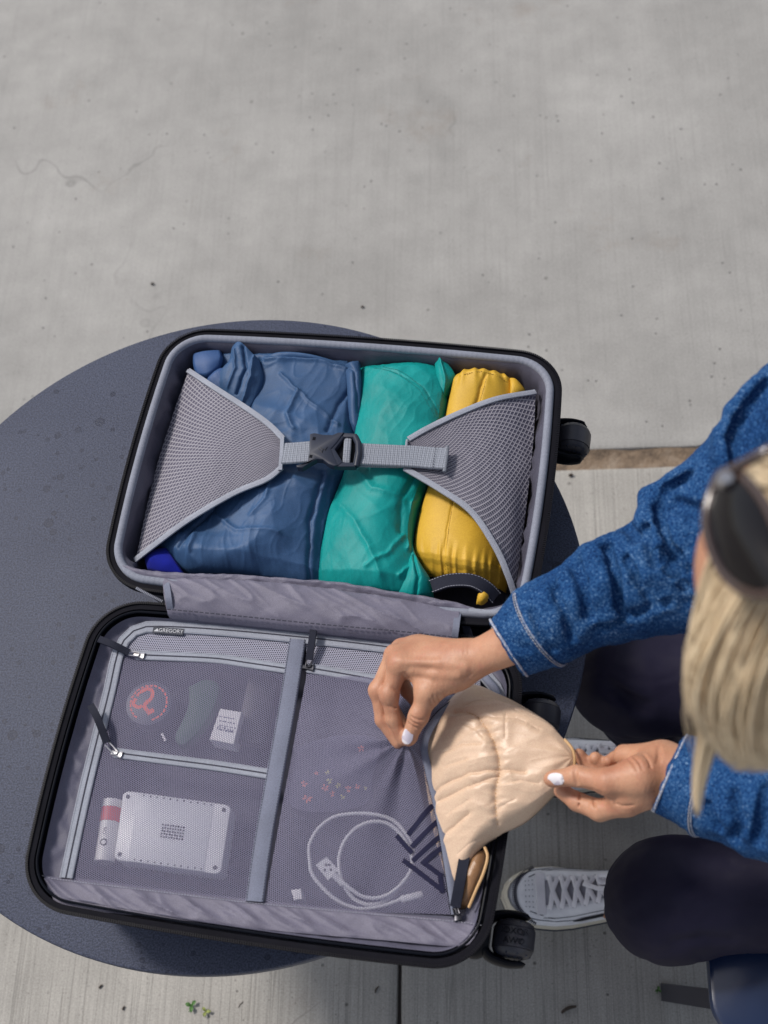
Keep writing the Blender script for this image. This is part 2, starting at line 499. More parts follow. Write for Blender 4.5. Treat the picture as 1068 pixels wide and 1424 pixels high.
twig(140, 1372, .008, .9, .0016, 'small dark crumb of bark on the concrete at lower left', 'bark_crumb', 'bark crumb')
twig(172, 1402, .007, 1.2, .0016, 'dark bark crumb nearest the bottom edge at lower left', 'bark_crumb', 'bark crumb')
twig(335, 1397, .012, .95, .0006, 'thin pale dry stem near the green leaf scrap')
twig(212, 395, .007, .3, .0025, 'lone dark pebble on the pale concrete behind the table', 'pebble', 'pebble')
twig(504, 427, .006, .3, .0022, 'small brown pebble on the concrete just above the table edge', 'pebble', 'pebble')
twig(794, 661, .008, .3, .003, 'dark pebble on the concrete just below the wide joint', 'pebble', 'pebble')

# ============================================================ TABLE
TC = np.array([-0.3733, 0.6911]); TR = 0.478
m_table = material('powder_coated_steel', (.03, .036, .066), .5, spec=.22); k = N(m_table); ob = k.coord('Object')
n1 = k.noise(ob, 3.2, 4, .6); c = k.ramp(n1, [(.3, (.043, .050, .082)), (.7, (.058, .067, .104))])
sp = k.noise(ob, 430, 3, .75); c = k.mix(.85, c, k.ramp(sp, [(.4, .3), (.6, .72)]), 'OVERLAY')
# dried drops: rings of two sizes, only in places
spots = None
for sc, r0, th in ((30, .17, .42), (19, .15, .50), (60, .22, .38)):
    v = k.vor(ob, sc); cellv = k.vor(ob, sc, out='Color')
    ring = k.ramp(v, [(0.0, .6), (r0 * .70, .55), (r0 * .88, 1.0), (r0, 0.0)])
    pick = k.ramp(cellv, [(th, 0.0), (th + .03, 1.0)])
    msk = k.ramp(k.noise(ob, 4.3 + sc * .02, 2), [(.42, 0.0), (.50, 1.0)])
    s_ = k.math('MULTIPLY', k.math('MULTIPLY', ring, msk), pick); spots = s_ if spots is None else k.math('MAXIMUM', spots, s_)
c = k.mix(k.math('MULTIPLY', spots, .75), c, (.012, .014, .03)); k.color(c)
k.rough(k.math('ADD', .46, k.math('MULTIPLY', spots, -.10)))
k.normal(k.bump(sp, .8, .0009, k.bump(k.noise(ob, 330, 2), .35, .0006)))
m_table_leg = material('table_leg_steel', (.02, .022, .032), .45)
table = empty('bistro_table', (TC[0], TC[1], 0), 'round dark blue steel bistro table under the open suitcase', 'table')
def disc(mb, c, prof, n=128):
    V = []
    for r, z in prof:
        V += [(c[0] + r * math.cos(2 * math.pi * i / n), c[1] + r * math.sin(2 * math.pi * i / n), z) for i in range(n)]
    F = grid_faces(n, len(prof), closed_u=True)
    F.append(tuple(range(n))[::-1]); F.append(tuple((len(prof) - 1) * n + i for i in range(n)))
    mb.add(V, F)
mb = MB(); disc(mb, TC, [(TR - .006, TZ - .022), (TR - .001, TZ - .020), (TR, TZ - .004), (TR - .0012, TZ - .001), (TR - .004, TZ)], 192)
mb.build('tabletop', m_table, table, angle=25)
mb = MB(); disc(mb, TC, [(.03, .012), (.03, TZ - .0225)], 32); mb.build('pedestal', m_table_leg, table)
mb = MB(); disc(mb, TC, [(.235, 0.0), (.24, .004), (.235, .009), (.05, .016), (.04, .03)], 64); mb.build('base', m_table_leg, table)

# ============================================================ CHAIR
m_chair = material('navy_gloss_paint', (.006, .016, .055), .22, coat=.6); k = N(m_chair); ob = k.coord('Object')
k.color(k.ramp(k.noise(ob, 8, 3), [(.3, (.005, .014, .048)), (.7, (.008, .02, .065))])); k.normal(k.bump(k.noise(ob, 700, 2), .15, .0003))
m_chair_leg = material('dark_leg_steel', (.035, .034, .045), .5)
sc_ = P(988, 1424, .43)
sx0, sy0 = P(986, 1360, .43)[0], sc_[1] - .02
chair = empty('chair', (sx0 + .22, sy0 + .22, 0), 'navy blue glossy metal chair the woman sits on', 'chair')
mb = MB(); prism(mb, rrect(sx0, sx0 + .44, sy0, sy0 + .44, .05), .415, .432, .006); mb.build('seat', m_chair, chair, angle=30)
ft = P(924, 1380, 0.0)
for (fx, fy, tx, ty) in ((ft[0], ft[1], sx0 + .06, sy0 + .045), (sx0 - .04, sy0 + .47, sx0 + .06, sy0 + .395),
                         (sx0 + .50, sy0 - .02, sx0 + .38, sy0 + .045), (sx0 + .50, sy0 + .46, sx0 + .38, sy0 + .395)):
    a = np.array([fx, fy, 0.0]); b = np.array([tx, ty, .415]); d = (b - a) / np.linalg.norm(b - a)
    side = np.array([0, 1.0, 0]); thk = np.cross(d, side); thk /= np.linalg.norm(thk); mb = MB()
    V = []
    for q, z_ in ((a, 0), (b, 1)):
        for s1, s2 in ((-1, -1), (1, -1), (1, 1), (-1, 1)): V.append(q + side * s1 * .0135 + thk * s2 * .006)
    mb.add(V, [(0, 3, 2, 1), (4, 5, 6, 7), (0, 1, 5, 4), (1, 2, 6, 5), (2, 3, 7, 6), (3, 0, 4, 7)])
    mb.build('leg', m_chair_leg, chair, smooth=False)
mb = MB()
S = coons([(sx0 + .43, sy0 + .03, .86), (sx0 + .47, sy0 + .22, .87), (sx0 + .43, sy0 + .41, .86)], [(sx0 + .43, sy0 + .41, .86), (sx0 + .41, sy0 + .40, .62)],
          [(sx0 + .41, sy0 + .04, .62), (sx0 + .45, sy0 + .22, .61), (sx0 + .41, sy0 + .40, .62)], [(sx0 + .43, sy0 + .03, .86), (sx0 + .41, sy0 + .04, .62)], 20, 8)
S2 = S + np.array([.012, 0, 0])
V = np.vstack([S.reshape(-1, 3), S2.reshape(-1, 3)]); F = grid_faces(20, 8) + [tuple(i + 160 for i in f[::-1]) for f in grid_faces(20, 8)]
mb.add(V, F); mb.build('backrest', m_chair, chair)
for yy in (.06, .38):
    mb = MB(); tube(mb, [(sx0 + .41, sy0 + yy, .42), (sx0 + .43, sy0 + yy, .62), (sx0 + .45, sy0 + yy, .84)], .010, 10); mb.build('back_post', m_chair, chair)
# ============================================================ SUITCASE
m_shell = material('black_gloss_shell', (.005, .006, .010), .36, spec=.09); k = N(m_shell)
k.normal(k.bump(k.noise(k.coord('Object'), 300, 2), .12, .0004))
m_black = fabric('black_zipper_tape', (.007, .007, .011), .2, .0012, .75, 0, .25, .1)
m_teeth = material('black_zipper_teeth', (.006, .006, .010), .45, spec=.15)
m_lining = fabric('grey_ripstop_lining', (.108, .106, .152), .06, .0011, .42, .25, .35)
m_lining_shade = fabric('shaded_ripstop_lining', (.085, .083, .115), .06, .0011, .40, .15, .35)  # same grey lining, darkened: shade inside the upper half put into the colour
m_flap = fabric('pale_grey_lining', (.16, .152, .205), .06, .0011, .42, .25, .35)
m_bind = fabric('pale_grey_binding', (.31, .33, .39), .08, .0016, .7, .2, .6)
m_band = fabric('blue_grey_band', (.175, .19, .255), .08, .0012, .7, .2, .4)
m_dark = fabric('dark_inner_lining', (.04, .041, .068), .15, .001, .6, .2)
m_stitch = material('stitching_thread', (.30, .31, .37), .8)
m_stitch_d = material('dark_stitching_thread', (.03, .03, .05), .8)
m_metal = material('zinc_slider', (.62, .60, .60), .28, metal=1.0)
m_dmetal = material('dark_zinc_slider', (.06, .06, .07), .35, metal=.8)
m_slate = material('slate_plastic', (.024, .029, .048), .42, spec=.3)
m_pull = fabric('dark_webbing_pull', (.016, .018, .032), .2, .0024, .7, 0, .8, .2)
def webbing_mat(name, c):
    m = material(name, c, .75, sheen=.1); k = N(m); uv = k.coord('UV')
    w1 = lattice(k, uv, .0030, (28, -28), 'MULTIPLY'); w2 = lattice(k, uv, .0026, (0,), 'ADD')
    s = k.math('ADD', w1, k.math('MULTIPLY', w2, .5))
    k.color(k.ramp(k.math('MULTIPLY_ADD', s, .35, .5), [(.1, tuple(x * .62 for x in c)), (.75, tuple(x * 1.2 for x in c))]))
    k.normal(k.bump(s, .7, .0005)); return m
m_web = webbing_mat('grey_webbing', (.25, .27, .32))
m_airmesh = material('spacer_mesh', (.26, .25, .30), .8, sheen=.1); k = N(m_airmesh); uv = k.coord('UV')
a1 = lattice(k, uv, .0040, (97,)); a2 = lattice(k, uv, .0046, (38,)); a3 = lattice(k, uv, .0040, (-22,))
w = k.math('MAXIMUM', k.math('POWER', k.math('ABSOLUTE', k.math('MULTIPLY_ADD', a1, .5, .5)), 3.0), k.math('POWER', k.math('MULTIPLY_ADD', a2, .5, .5), 3.0))
k.color(k.ramp(w, [(.10, (.085, .08, .12)), (.40, (.16, .155, .20)), (.95, (.36, .345, .39))])); k.normal(k.bump(w, .8, .0012))

def net_mat(name, c, period, ang, open_, tint=None):
    """knitted net: threads with real holes between them"""
    m = material(name, c, .7, sheen=.2); k = N(m); uv = k.coord('UV', rot=(0, 0, R(ang)))
    s = lattice(k, uv, period, (0, 60, 120))           # -1.5 .. 3
    f = k.math('MULTIPLY_ADD', s, 1 / 4.5, 1 / 3)      # 0..1, 1 = middle of a hole
    x = k.n('MapRange', interpolation_type='SMOOTHSTEP'); x.inputs[1].default_value = open_ - .05; x.inputs[2].default_value = open_ + .05
    x.inputs[3].default_value = 1.0; x.inputs[4].default_value = 0.0; k.l(f, x.inputs[0])
    k.l(x.outputs[0], k.b.inputs['Alpha'])
    k.color(k.ramp(f, [(.05, tuple(q * 1.15 for q in c)), (open_, tuple(q * .75 for q in c))]))
    k.normal(k.bump(f, .5, .0006)); return m
m_net = net_mat('lilac_grey_net', (.21, .20, .30), .0021, 8, .215)
m_net2 = net_mat('dense_grey_net', (.33, .33, .42), .0023, 35, .42)

case = empty('suitcase', (CO[0], CO[1], TZ), 'open black hard-shell carry-on suitcase lying on the round table', 'suitcase')
UP = dict(u0=-.274, u1=.268, v0=.006, v1=.402, r=.064, z=.730)
LO = dict(u0=-.268, u1=.264, v0=-.394, v1=-.010, r=.064, z=.728)
def ring(h, d, z, m=26, k=12):
    o = rrect(h['u0'] + d, h['u1'] - d, h['v0'] + d, h['v1'] - d, max(.012, h['r'] - d), k, .004, m)
    return np.array([C(a, b, z if np.isscalar(z) else 0) for a, b in o])
def loft(mb, rings, capb=False, capt=False, rev=False):
    n = len(rings[0]); V = np.vstack(rings); F = grid_faces(n, len(rings), closed_u=True, flip=rev)
    if capb: F.append(tuple(range(n))[::-1])
    if capt: F.append(tuple((len(rings) - 1) * n + i for i in range(n)))
    L = np.concatenate([[0], np.cumsum(np.linalg.norm(np.diff(rings[0], axis=0), axis=1))])
    U = np.vstack([np.c_[L, np.full(n, j * .01)] for j in range(len(rings))])
    mb.add(V, F, U)
for h in (UP, LO):
    mb = MB(); z = h['z']
    loft(mb, [ring(h, .055, TZ + .0012), ring(h, .040, TZ + .006), ring(h, .026, TZ + .025), ring(h, .018, TZ + .06), ring(h, .007, z - .03), ring(h, .0, z - .012), ring(h, .002, z - .006), ring(h, .006, z - .004), ring(h, .008, z - .006), ring(h, .009, z - .012), ring(h, .016, z - .03), ring(h, .030, TZ + .03), ring(h, .05, TZ + .012)], True, True)
    mb.build('shell', m_shell, case, angle=50)
    # black zipper tape round the rim
    mb = MB(); p = ring(h, .0045, z - .003); sweep(mb, p, [(-.0058, -.002), (-.0056, .0006), (0, .0012), (.0040, .0008), (.0042, -.002)][::-1], True)
    mb.build('zipper_tape', m_black, case)
# zipper teeth on both rims: too many and too small to pick apart
def teeth(path, name, step=.0027, half=(.0009, .0017, .0009), off=0.0, zz=0.0, mat=None, closed=True, kind='stuff', parent=None):
    q = resample(path, step=step, closed=closed); t = np.roll(q, -1, 0) - np.roll(q, 1, 0)
    if not closed: t = np.gradient(q, axis=0)
    mb = MB()
    for a, d in zip(q, t):
        d = d / (np.linalg.norm(d) + 1e-9); nn = np.cross((0, 0, 1.0), d); nn /= np.linalg.norm(nn) + 1e-9
        box(mb, a + nn * off + np.array([0, 0, zz]), half, np.array([d, nn, np.cross(d, nn)]))
    return mb.build(name, mat or m_teeth, parent or case, smooth=False, kind=kind)
for h in (UP, LO):
    teeth(ring(h, .0005, h['z'] - .0005), 'zipper_teeth')
# pale piping of the upper half
mb = MB(); arc = [(.0052 * math.cos(a), .0050 * math.sin(a)) for a in np.linspace(0, math.pi, 9)]
sweep(mb, ring(UP, .0142, .7285), [(.0052, -.004)] + arc + [(-.0052, -.004)], True)
m_pipe = fabric('ribbed_pale_binding', (.22, .235, .29), .08, .0016, .7, .2, .6); k = N(m_pipe)
wv = lattice(k, k.coord('UV'), .0068, (0,)); k.normal(k.bump(k.ramp(wv, [(.0, .0), (.3, 1.0)]), .3, .0008))
mb.build('piping', m_pipe, case)
# glossy inner edge of the lower half
mb = MB(); tube(mb, np.vstack([ring(LO, .0125, .7265), ring(LO, .0125, .7265)[:1]]), .0016, 8, cap=False); mb.build('rim_bead', m_shell, case)
# lining of the upper half: wrinkled walls and floor
rs_ = []
base = ring(UP, .0, 0)
cen = C(0, .2, 0)
for j, (d, z) in enumerate(((.019, .7285), (.0225, .724), (.024, .712), (.026, .695), (.028, .675), (.030, .655), (.034, .637), (.045, .625), (.07, .620))):
    q = ring(UP, d, z); L = np.concatenate([[0], np.cumsum(np.linalg.norm(np.diff(base, axis=0), axis=1))])
    am = .0065 * min(1, j / 2.0); w = 1.2 * (ridge(L * 14, z * 16 + 3, 0, 3.0) - .35) + .7 * perlin(L * 30, z * 22, 4)
    q[:, :2] += (cen[:2] - q[:, :2]) / np.linalg.norm(cen[:2] - q[:, :2], axis=1)[:, None] * (am * w)[:, None]
    rs_.append(q)
mb = MB(); loft(mb, rs_[::-1], True, False); mb.build('lining', m_lining_shade, case, angle=80)

# ---- the two mesh wings and their buckled webbing
def px_curve(pts, n=24):
    """[(px, py, z), ...] -> smooth world curve"""
    return smooth_path([P(*p) for p in pts], n)
def patch(name, top, right, bottom, left, nu, nv, mat, parent=None, disp=None, thick=0.0, **kw):
    S = coons(top, right, bottom, left, nu, nv)
    if disp is not None: S = disp(S)
    uv = grid_uv(S).reshape(-1, 2); V = S.reshape(-1, 3); F = grid_faces(nu, nv, flip=True)
    mb = MB(); mb.add(V, F, uv)
    if thick:
        b = len(V); per = [i for i in range(nu)] + [j * nu + nu - 1 for j in range(1, nv)] + [(nv - 1) * nu + i for i in range(nu - 2, -1, -1)] + [j * nu for j in range(nv - 2, 0, -1)]
        mb.add(V - np.array([0, 0, thick]), [f[::-1] for f in F], uv)
        mb.f += [(per[i], per[(i + 1) % len(per)], per[(i + 1) % len(per)] + b, per[i] + b) for i in range(len(per))]
    return mb.build(name, mat, parent, **kw), S
def UVs(S):
    u = np.linspace(0, 1, S.shape[1])[None]; v = np.linspace(0, 1, S.shape[0])[:, None]
    return np.broadcast_to(u, S.shape[:2]), np.broadcast_to(v, S.shape[:2])
lt = px_curve([(262, 516, .712), (300, 541, .728), (345, 570, .738), (375, 592, .742), (394, 611, .744)], 40)
lb = px_curve([(188, 780, .708), (212, 761, .720), (262, 724, .732), (325, 687, .738), (370, 668, .742), (392, 651, .744)], 40)
ll = px_curve([(262, 516, .712), (236, 590, .700), (212, 670, .700), (188, 780, .708)], 30)
lr = px_curve([(394, 611, .744), (393, 630, .745), (392, 651, .744)], 30)
def wing(S):
    u, v = UVs(S); S = S.copy()
    S[..., 2] += .004 * np.sin(math.pi * v) * (1 - u) ** .5 * np.sin(math.pi * u) + .0012 * fbm(u * 5, v * 4, 3)
    return S
patch('mesh_wing', lt, lr, lb, ll, 60, 44, m_airmesh, case, wing, .0025)
rt = px_curve([(568, 612, .745), (596, 596, .744), (640, 575, .742), (690, 556, .736), (745, 546, .716)], 40)
rb = px_curve([(563, 652, .745), (610, 680, .745), (655, 712, .744), (688, 760, .736), (706, 800, .722), (716, 829, .705)], 40)
rl = px_curve([(568, 612, .745), (565, 632, .746), (563, 652, .745)], 30)
rr_ = px_curve([(745, 546, .716), (741, 620, .702), (730, 720, .698), (716, 829, .705)], 30)
patch('mesh_wing', rt, rr_, rb, rl, 60, 44, m_airmesh, case, wing, .0025)
for path, nm in ((lt, 'wing_binding'), (lb, 'wing_binding'), (rt, 'wing_binding'), (rb, 'wing_binding')):
    mb = MB(); band(mb, path + np.array([0, 0, .0012]), .0075, .0016, .0006); mb.build('wing_binding', m_bind, case)
mb = MB(); band(mb, px_curve([(393, 608, .7465), (392, 630, .7475), (390, 655, .7465)], 10), .005, .003); mb.build('wing_binding', m_bind, case)
def stitches(path, name='stitching', step=.0034, w=.0003, l=.0011, zz=.0003, mat=None, off=0.0, parent=None):
    return teeth(path, name, step, (l, w, .00025), off, zz, mat or m_stitch, False, 'stuff', parent or case)
stitches(lt, zz=.0032); stitches(lb, zz=.0032); stitches(rt, zz=.0032); stitches(rb, zz=.0032)
# webbing
def web(pts, w, name, mat=m_web, th=.0022, arch=0.0, n=30, parent=None, **kw):
    mb = MB(); band(mb, px_curve(pts, n), w, th, arch); return mb.build(name, mat, parent or case, **kw)
web([(394, 631, .749), (412, 630, .752), (436, 628, .755)], .031, 'webbing')
web([(494, 631, .754), (530, 633, .7535), (575, 635, .752), (600, 637, .7525), (621, 638, .755)], .031, 'webbing')
web([(502, 635, .750), (540, 636, .749), (572, 636, .748)], .030, 'webbing')
mb = MB(); tube(mb, px_curve([(622, 621, .7555), (620.5, 638, .7555), (618, 656, .7545)], 8), .0024, 8); mb.build('webbing_end', m_web, case)
stitches(px_curve([(606, 620, .7565), (601, 656, .7555)], 8), mat=m_stitch_d)
mb = MB(); tube(mb, px_curve([(566, 612, .748), (565.5, 616, .750), (563, 652, .748)], 8), .0016, 8); mb.build('webbing_end', m_bind, case)
# buckle
zb = .754
def crop(x, y): return (360 + x / 3.3375, 560 + y / 3.3375)
def pz(pts, z): return [P(*crop(a, b), z) for a, b in pts]
mb = MB()
prism(mb, pz([(240, 157), (262, 152), (300, 160), (345, 161), (368, 151), (398, 150), (366, 196), (338, 226), (352, 262), (372, 302), (352, 306), (325, 296), (300, 276), (272, 274), (240, 292), (205, 314), (180, 312), (176, 302), (228, 290), (238, 240)], zb), zb - .003, zb + .0065, .0016)
mb.build('buckle', m_slate, case, angle=30)
mb = MB()
for k_, q_ in enumerate(([(370, 147), (456, 152), (462, 171), (394, 169)], [(384, 284), (456, 288), (450, 306), (364, 306)], [(370, 147), (398, 168), (354, 227), (332, 222)], [(332, 221), (354, 225), (392, 286), (364, 306)])):
    prism(mb, pz(q_, zb), zb - .004, zb + .0046 + .0003 * k_, .0012)
mb.build('buckle', m_slate, case, angle=30)
mb = MB(); tube(mb, [P(*crop(448, 160), zb + .002), P(*crop(462, 190), zb + .004), P(*crop(463, 240), zb + .0045), P(*crop(452, 296), zb + .002)], .0042, 10); mb.build('buckle_bar', m_slate, case)
mb = MB(); prism(mb, pz([(350, 228), (398, 168), (462, 170), (456, 290), (400, 288)], zb), zb - .006, zb - .003); mb.build('buckle_recess', m_shell, case)
mb = MB(); band(mb, resample([P(*crop(415, 158), zb - .002), P(*crop(411, 220), zb + .0005), P(*crop(406, 286), zb - .002)], 10), .0098, .003, .0012); mb.build('webbing_loop', m_web, case)
for cc in ((260, 180), (245, 262)):
    mb = MB(); q = P(*crop(*cc), zb); box(mb, q + (0, 0, .0058), (.0019, .0022, .0009), CAX); mb.build('buckle_slot', m_shell, case, smooth=False)
mb = MB()
for a, b in (((275, 210), (293, 232)), ((293, 232), (300, 214)), ((300, 214), (308, 222)), ((308, 222), (318, 205)), ((285, 205), (296, 220))):
    tube(mb, pz([a, b], zb + .0066), .0004, 5)
mb.build('buckle_emblem', m_shell, case)

# ---- hinge flap of pale lining between the halves
fl_t = px_curve([(228, 805, .724), (300, 806, .728), (400, 812, .729), (520, 828, .730), (640, 850, .726)], 60)
fl_b = px_curve([(236, 860, .722), (330, 869, .722), (450, 882, .722), (560, 893, .722), (634, 902, .721)], 60)
fl_st = px_curve([(236, 849, .734), (330, 858, .735), (450, 870, .735), (560, 880, .735), (634, 888, .733)], 60)
def flapd(S):
    u, v = UVs(S); S = S.copy()
    S[..., 2] += .0145 * np.sin(math.pi * np.clip(v, 0, 1) ** 1.25).clip(0, 1) ** .38 + .0011 * (fbm(u * 8 + v * 2, v * 1.2, 1, 2) * np.sin(math.pi * np.clip(v, 0, 1)) ** .6) + .0024 * ridge(u * 7 - v * 1.6, v * .8, 2, 5) * (v > .02)
    return S
patch('hinge_flap', fl_t, [fl_t[-1], fl_b[-1]], fl_b, [fl_t[0], fl_b[0]], 160, 36, m_flap, case, flapd)
stitches(fl_st, step=.0068, l=.0024, w=.0007, zz=.0034, mat=m_stitch_d)
for a, b in (((231, 806), (238, 856)), ((637, 851), (631, 897))):
    mb = MB(); band(mb, smooth_path([P(a[0], a[1], .730), P((a[0] + b[0]) / 2, (a[1] + b[1]) / 2, .742), P(b[0], b[1], .726)], 12), .008, .0014); mb.build('flap_binding', m_band, case)
# soft roll of lining above the flap, along the clothes
rt_ = px_curve([(165, 778, .726), (190, 786, .7285), (222, 791, .727), (330, 796, .726), (470, 806, .7265), (560, 822, .7265), (625, 832, .724), (660, 845, .720)], 90)
rb_ = px_curve([(176, 796, .728), (196, 805, .7285), (228, 810, .7265), (330, 812, .727), (470, 822, .7275), (560, 836, .728), (635, 850, .727), (660, 852, .724)], 90)
def rolld(S):
    u, v = UVs(S); S = S.copy()
    S[..., 2] += .006 * np.sin(math.pi * v) + .002 * fbm(u * 22, v * 2, 8); S[..., 1] += .0022 * fbm(u * 17, v, 2) * (1 - v)
    S[..., 2] -= .02 * (1 - v) ** 6
    return S
patch('lining_roll', rt_, [rt_[-1], rb_[-1]], rb_, [rt_[0], rb_[0]], 180, 16, m_flap, case, rolld)

# ---- lower half: border panel, backing, nets
inner = ring(LO, .0165, .7215)
def outline_to(n):     # outline of the pocket field the border frames
    pts = [(90, 1219), (118, 1090), (150, 962), (165, 905), (178, 884), (203, 874), (300, 880), (404, 889), (560, 906), (640, 922), (668, 944), (690, 970), (686, 1100), (668, 1190), (645, 1276), (500, 1266), (340, 1250), (200, 1233)]
    return resample([P(a, b, .709) for a, b in pts], n, closed=True)
n = 420
I = resample(inner, n, closed=True); O_ = outline_to(n)
cc = inner.mean(0)
def byang(Q):
    a = np.arctan2(Q[:, 1] - cc[1], Q[:, 0] - cc[0]); o = np.argsort(a); return np.interp(np.linspace(-math.pi, math.pi, n, endpoint=False), np.r_[a[o] - 2 * math.pi, a[o], a[o] + 2 * math.pi], np.r_[Q[o, 0], Q[o, 0], Q[o, 0]]), np.interp(np.linspace(-math.pi, math.pi, n, endpoint=False), np.r_[a[o] - 2 * math.pi, a[o], a[o] + 2 * math.pi], np.r_[Q[o, 1], Q[o, 1], Q[o, 1]])
ix, iy = byang(resample(inner, 2400, closed=True)); ox, oy = byang(resample(O_, 2400, closed=True))
S = []
for j, t in enumerate(np.linspace(0, 1, 12)):
    x = ix + (ox - ix) * t; y = iy + (oy - iy) * t
    z = .7215 - .011 * (1 - math.exp(-t * 5)) + .0022 * fbm(x * 40, y * 40, 3) * math.sin(math.pi * min(1, t * 1.1 + .05)) + .003 * (ridge(x * 18 + y * 5, y * 18, 6) - .4) * math.sin(math.pi * t)
    S.append(np.c_[x, y, z])
S = np.array(S); S = np.concatenate([S, S[:, :1]], 1)
mb = MB(); mb.add(S.reshape(-1, 3), grid_faces(n + 1, 12), grid_uv(S).reshape(-1, 2)); mb.build('panel_border', m_lining, case, angle=80)
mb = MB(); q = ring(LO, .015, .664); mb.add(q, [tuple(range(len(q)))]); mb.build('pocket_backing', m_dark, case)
# bottom fold of pale lining
bt = px_curve([(62, 1216, .716), (85, 1221, .7135), (200, 1235, .713), (340, 1252, .713), (500, 1267, .713), (632, 1279, .713), (668, 1284, .716)], 90)
bb = px_curve([(68, 1240, .7215), (95, 1262, .7205), (240, 1278, .7195), (400, 1296, .7195), (540, 1308, .7195), (640, 1316, .7205), (662, 1302, .7215)], 90)
def botd(S):
    u, v = UVs(S); S = S.copy(); w = np.sin(math.pi * v) ** .7
    S[..., 2] += .003 * w + .0036 * (ridge(u * 10 - v * 1.2, v * .6, 5, 3) - .4) * w + .0008 * fbm(u * 20 + v, v * 1, 2, 2) * w
    return S
patch('bottom_fold', bt, [bt[-1], bb[-1]], bb, [bt[0], bb[0]], 240, 24, m_flap, case, botd)
stitches(bt + np.array([0, -.0025, 0]), zz=.0034)
ZN = .713
def netd(amp, seed, extra=None):
    def f(S):
        u, v = UVs(S); S = S.copy(); w = (np.sin(math.pi * u) * np.sin(math.pi * v)) ** .5
        S[..., 2] += amp * w * (.6 + .6 * perlin(u * 2.2, v * 2.2, seed))
        if extra is not None: S = extra(S, u, v)
        return S
    return f
def pl(*q): return [P(a, b, ZN) for a, b in q]
z1 = [(190, 911), (240, 913), (300, 916), (350, 923), (397, 930), (407, 932)]
z2 = [(160, 1047), (230, 1056), (300, 1065), (371, 1076)]
z3 = [(428, 929), (470, 936), (530, 947), (590, 960), (640, 966), (668, 962)]
patch('mesh_pocket', px_curve([(176, 887, ZN), (203, 876, ZN), (300, 882, ZN), (416, 893, ZN)], 30), pl((416, 893), (407, 932)), px_curve([(a, b, ZN) for a, b in [(170, 908)] + z1], 30), pl((176, 887), (170, 908)), 30, 10, m_net2, case, netd(.001, 3))
patch('mesh_pocket', px_curve([(a, b, ZN) for a, b in [(170, 910)] + z1], 30), pl((407, 932), (371, 1076)), px_curve([(a, b, ZN) for a, b in [(137, 1044)] + z2], 30), pl((170, 910), (137, 1044)), 50, 40, m_net, case, netd(.006, 5))
patch('mesh_pocket', px_curve([(a, b, ZN) for a, b in [(135, 1044)] + z2], 30), pl((371, 1076), (355, 1254)), pl((100, 1223), (200, 1236), (355, 1254)), pl((135, 1044), (100, 1223)), 50, 40, m_net, case, netd(.005, 8))
patch('mesh_pocket', pl((424, 892), (530, 903), (640, 924), (668, 946)), pl((668, 946), (668, 962)), px_curve([(a, b, ZN) for a, b in z3], 30), pl((424, 892), (428, 929)), 40, 8, m_net2, case, netd(.0005, 1))
# the large net, pinched up by the hand; its free edge carries the zipper
edge = [(660, 962, .722), (636, 976, .742), (612, 995, .756), (597, 1016, .758), (590, 1042, .752), (597, 1075, .744), (607, 1115, .737), (616, 1160, .730), (624, 1210, .722), (633, 1272, ZN)]
ed = px_curve(edge, 60)
PINCH = P(564, 1031, .768)
def pinchd(S, u, v):
    d = np.hypot(S[..., 0] - PINCH[0], S[..., 1] - PINCH[1])
    hang = np.exp(-(d / .055) ** 1.3)
    a = np.arctan2(S[..., 1] - PINCH[1], S[..., 0] - PINCH[0])
    S[..., 2] += np.maximum(0, PINCH[2] - S[..., 2]) * hang * np.clip((1 - v) * 4 + .9, 0, 1) * np.sin(math.pi * np.clip(u, .0, 1) * .5) ** .3 * np.clip((1 - u) * 12, 0, 1)
    fold = np.sin(a * 9 + 1.0) * np.exp(-d / .07) * np.clip(d / .02, 0, 1) + .6 * np.sin(a * 15) * np.exp(-d / .05) * np.clip(d / .015, 0, 1)
    S[..., 2] += .0045 * fold * np.clip((1 - u) * 8, 0, 1) * np.clip(v * 8, 0, 1)
    for ln, w, am in (([P(566, 1040, 0), P(590, 1100, 0), P(598, 1190, 0)], .006, .006), ([P(560, 1036, 0), P(572, 1100, 0), P(575, 1150, 0)], .004, .004), ([P(555, 1036, 0), P(500, 1080, 0)], .005, .0025)):
        S[..., 2] += am * np.exp(-(seg_dist(S[..., 0], S[..., 1], ln) / w) ** 2) * np.clip((1 - u) * 10, 0, 1)
    return S
_n, NETS = patch('mesh_pocket', px_curve([(a, b, ZN if a < 600 else .716 + (a - 600) * .0001) for a, b in z3[:-1]] + [(660, 962, .722)], 40), ed, pl((368, 1256), (500, 1268), (633, 1272)), pl((428, 929), (398, 1090), (368, 1256)), 130, 120, m_net, case, netd(.004, 2, pinchd))
mb = MB(); band(mb, ed + np.array([0, 0, .001]), .0085, .0016, .0012); mb.build('pocket_binding', m_band, case)
teeth(ed, 'pocket_zipper_teeth', .0022, (.0006, .0014, .0007), -.0040, .0012, m_teeth, False)
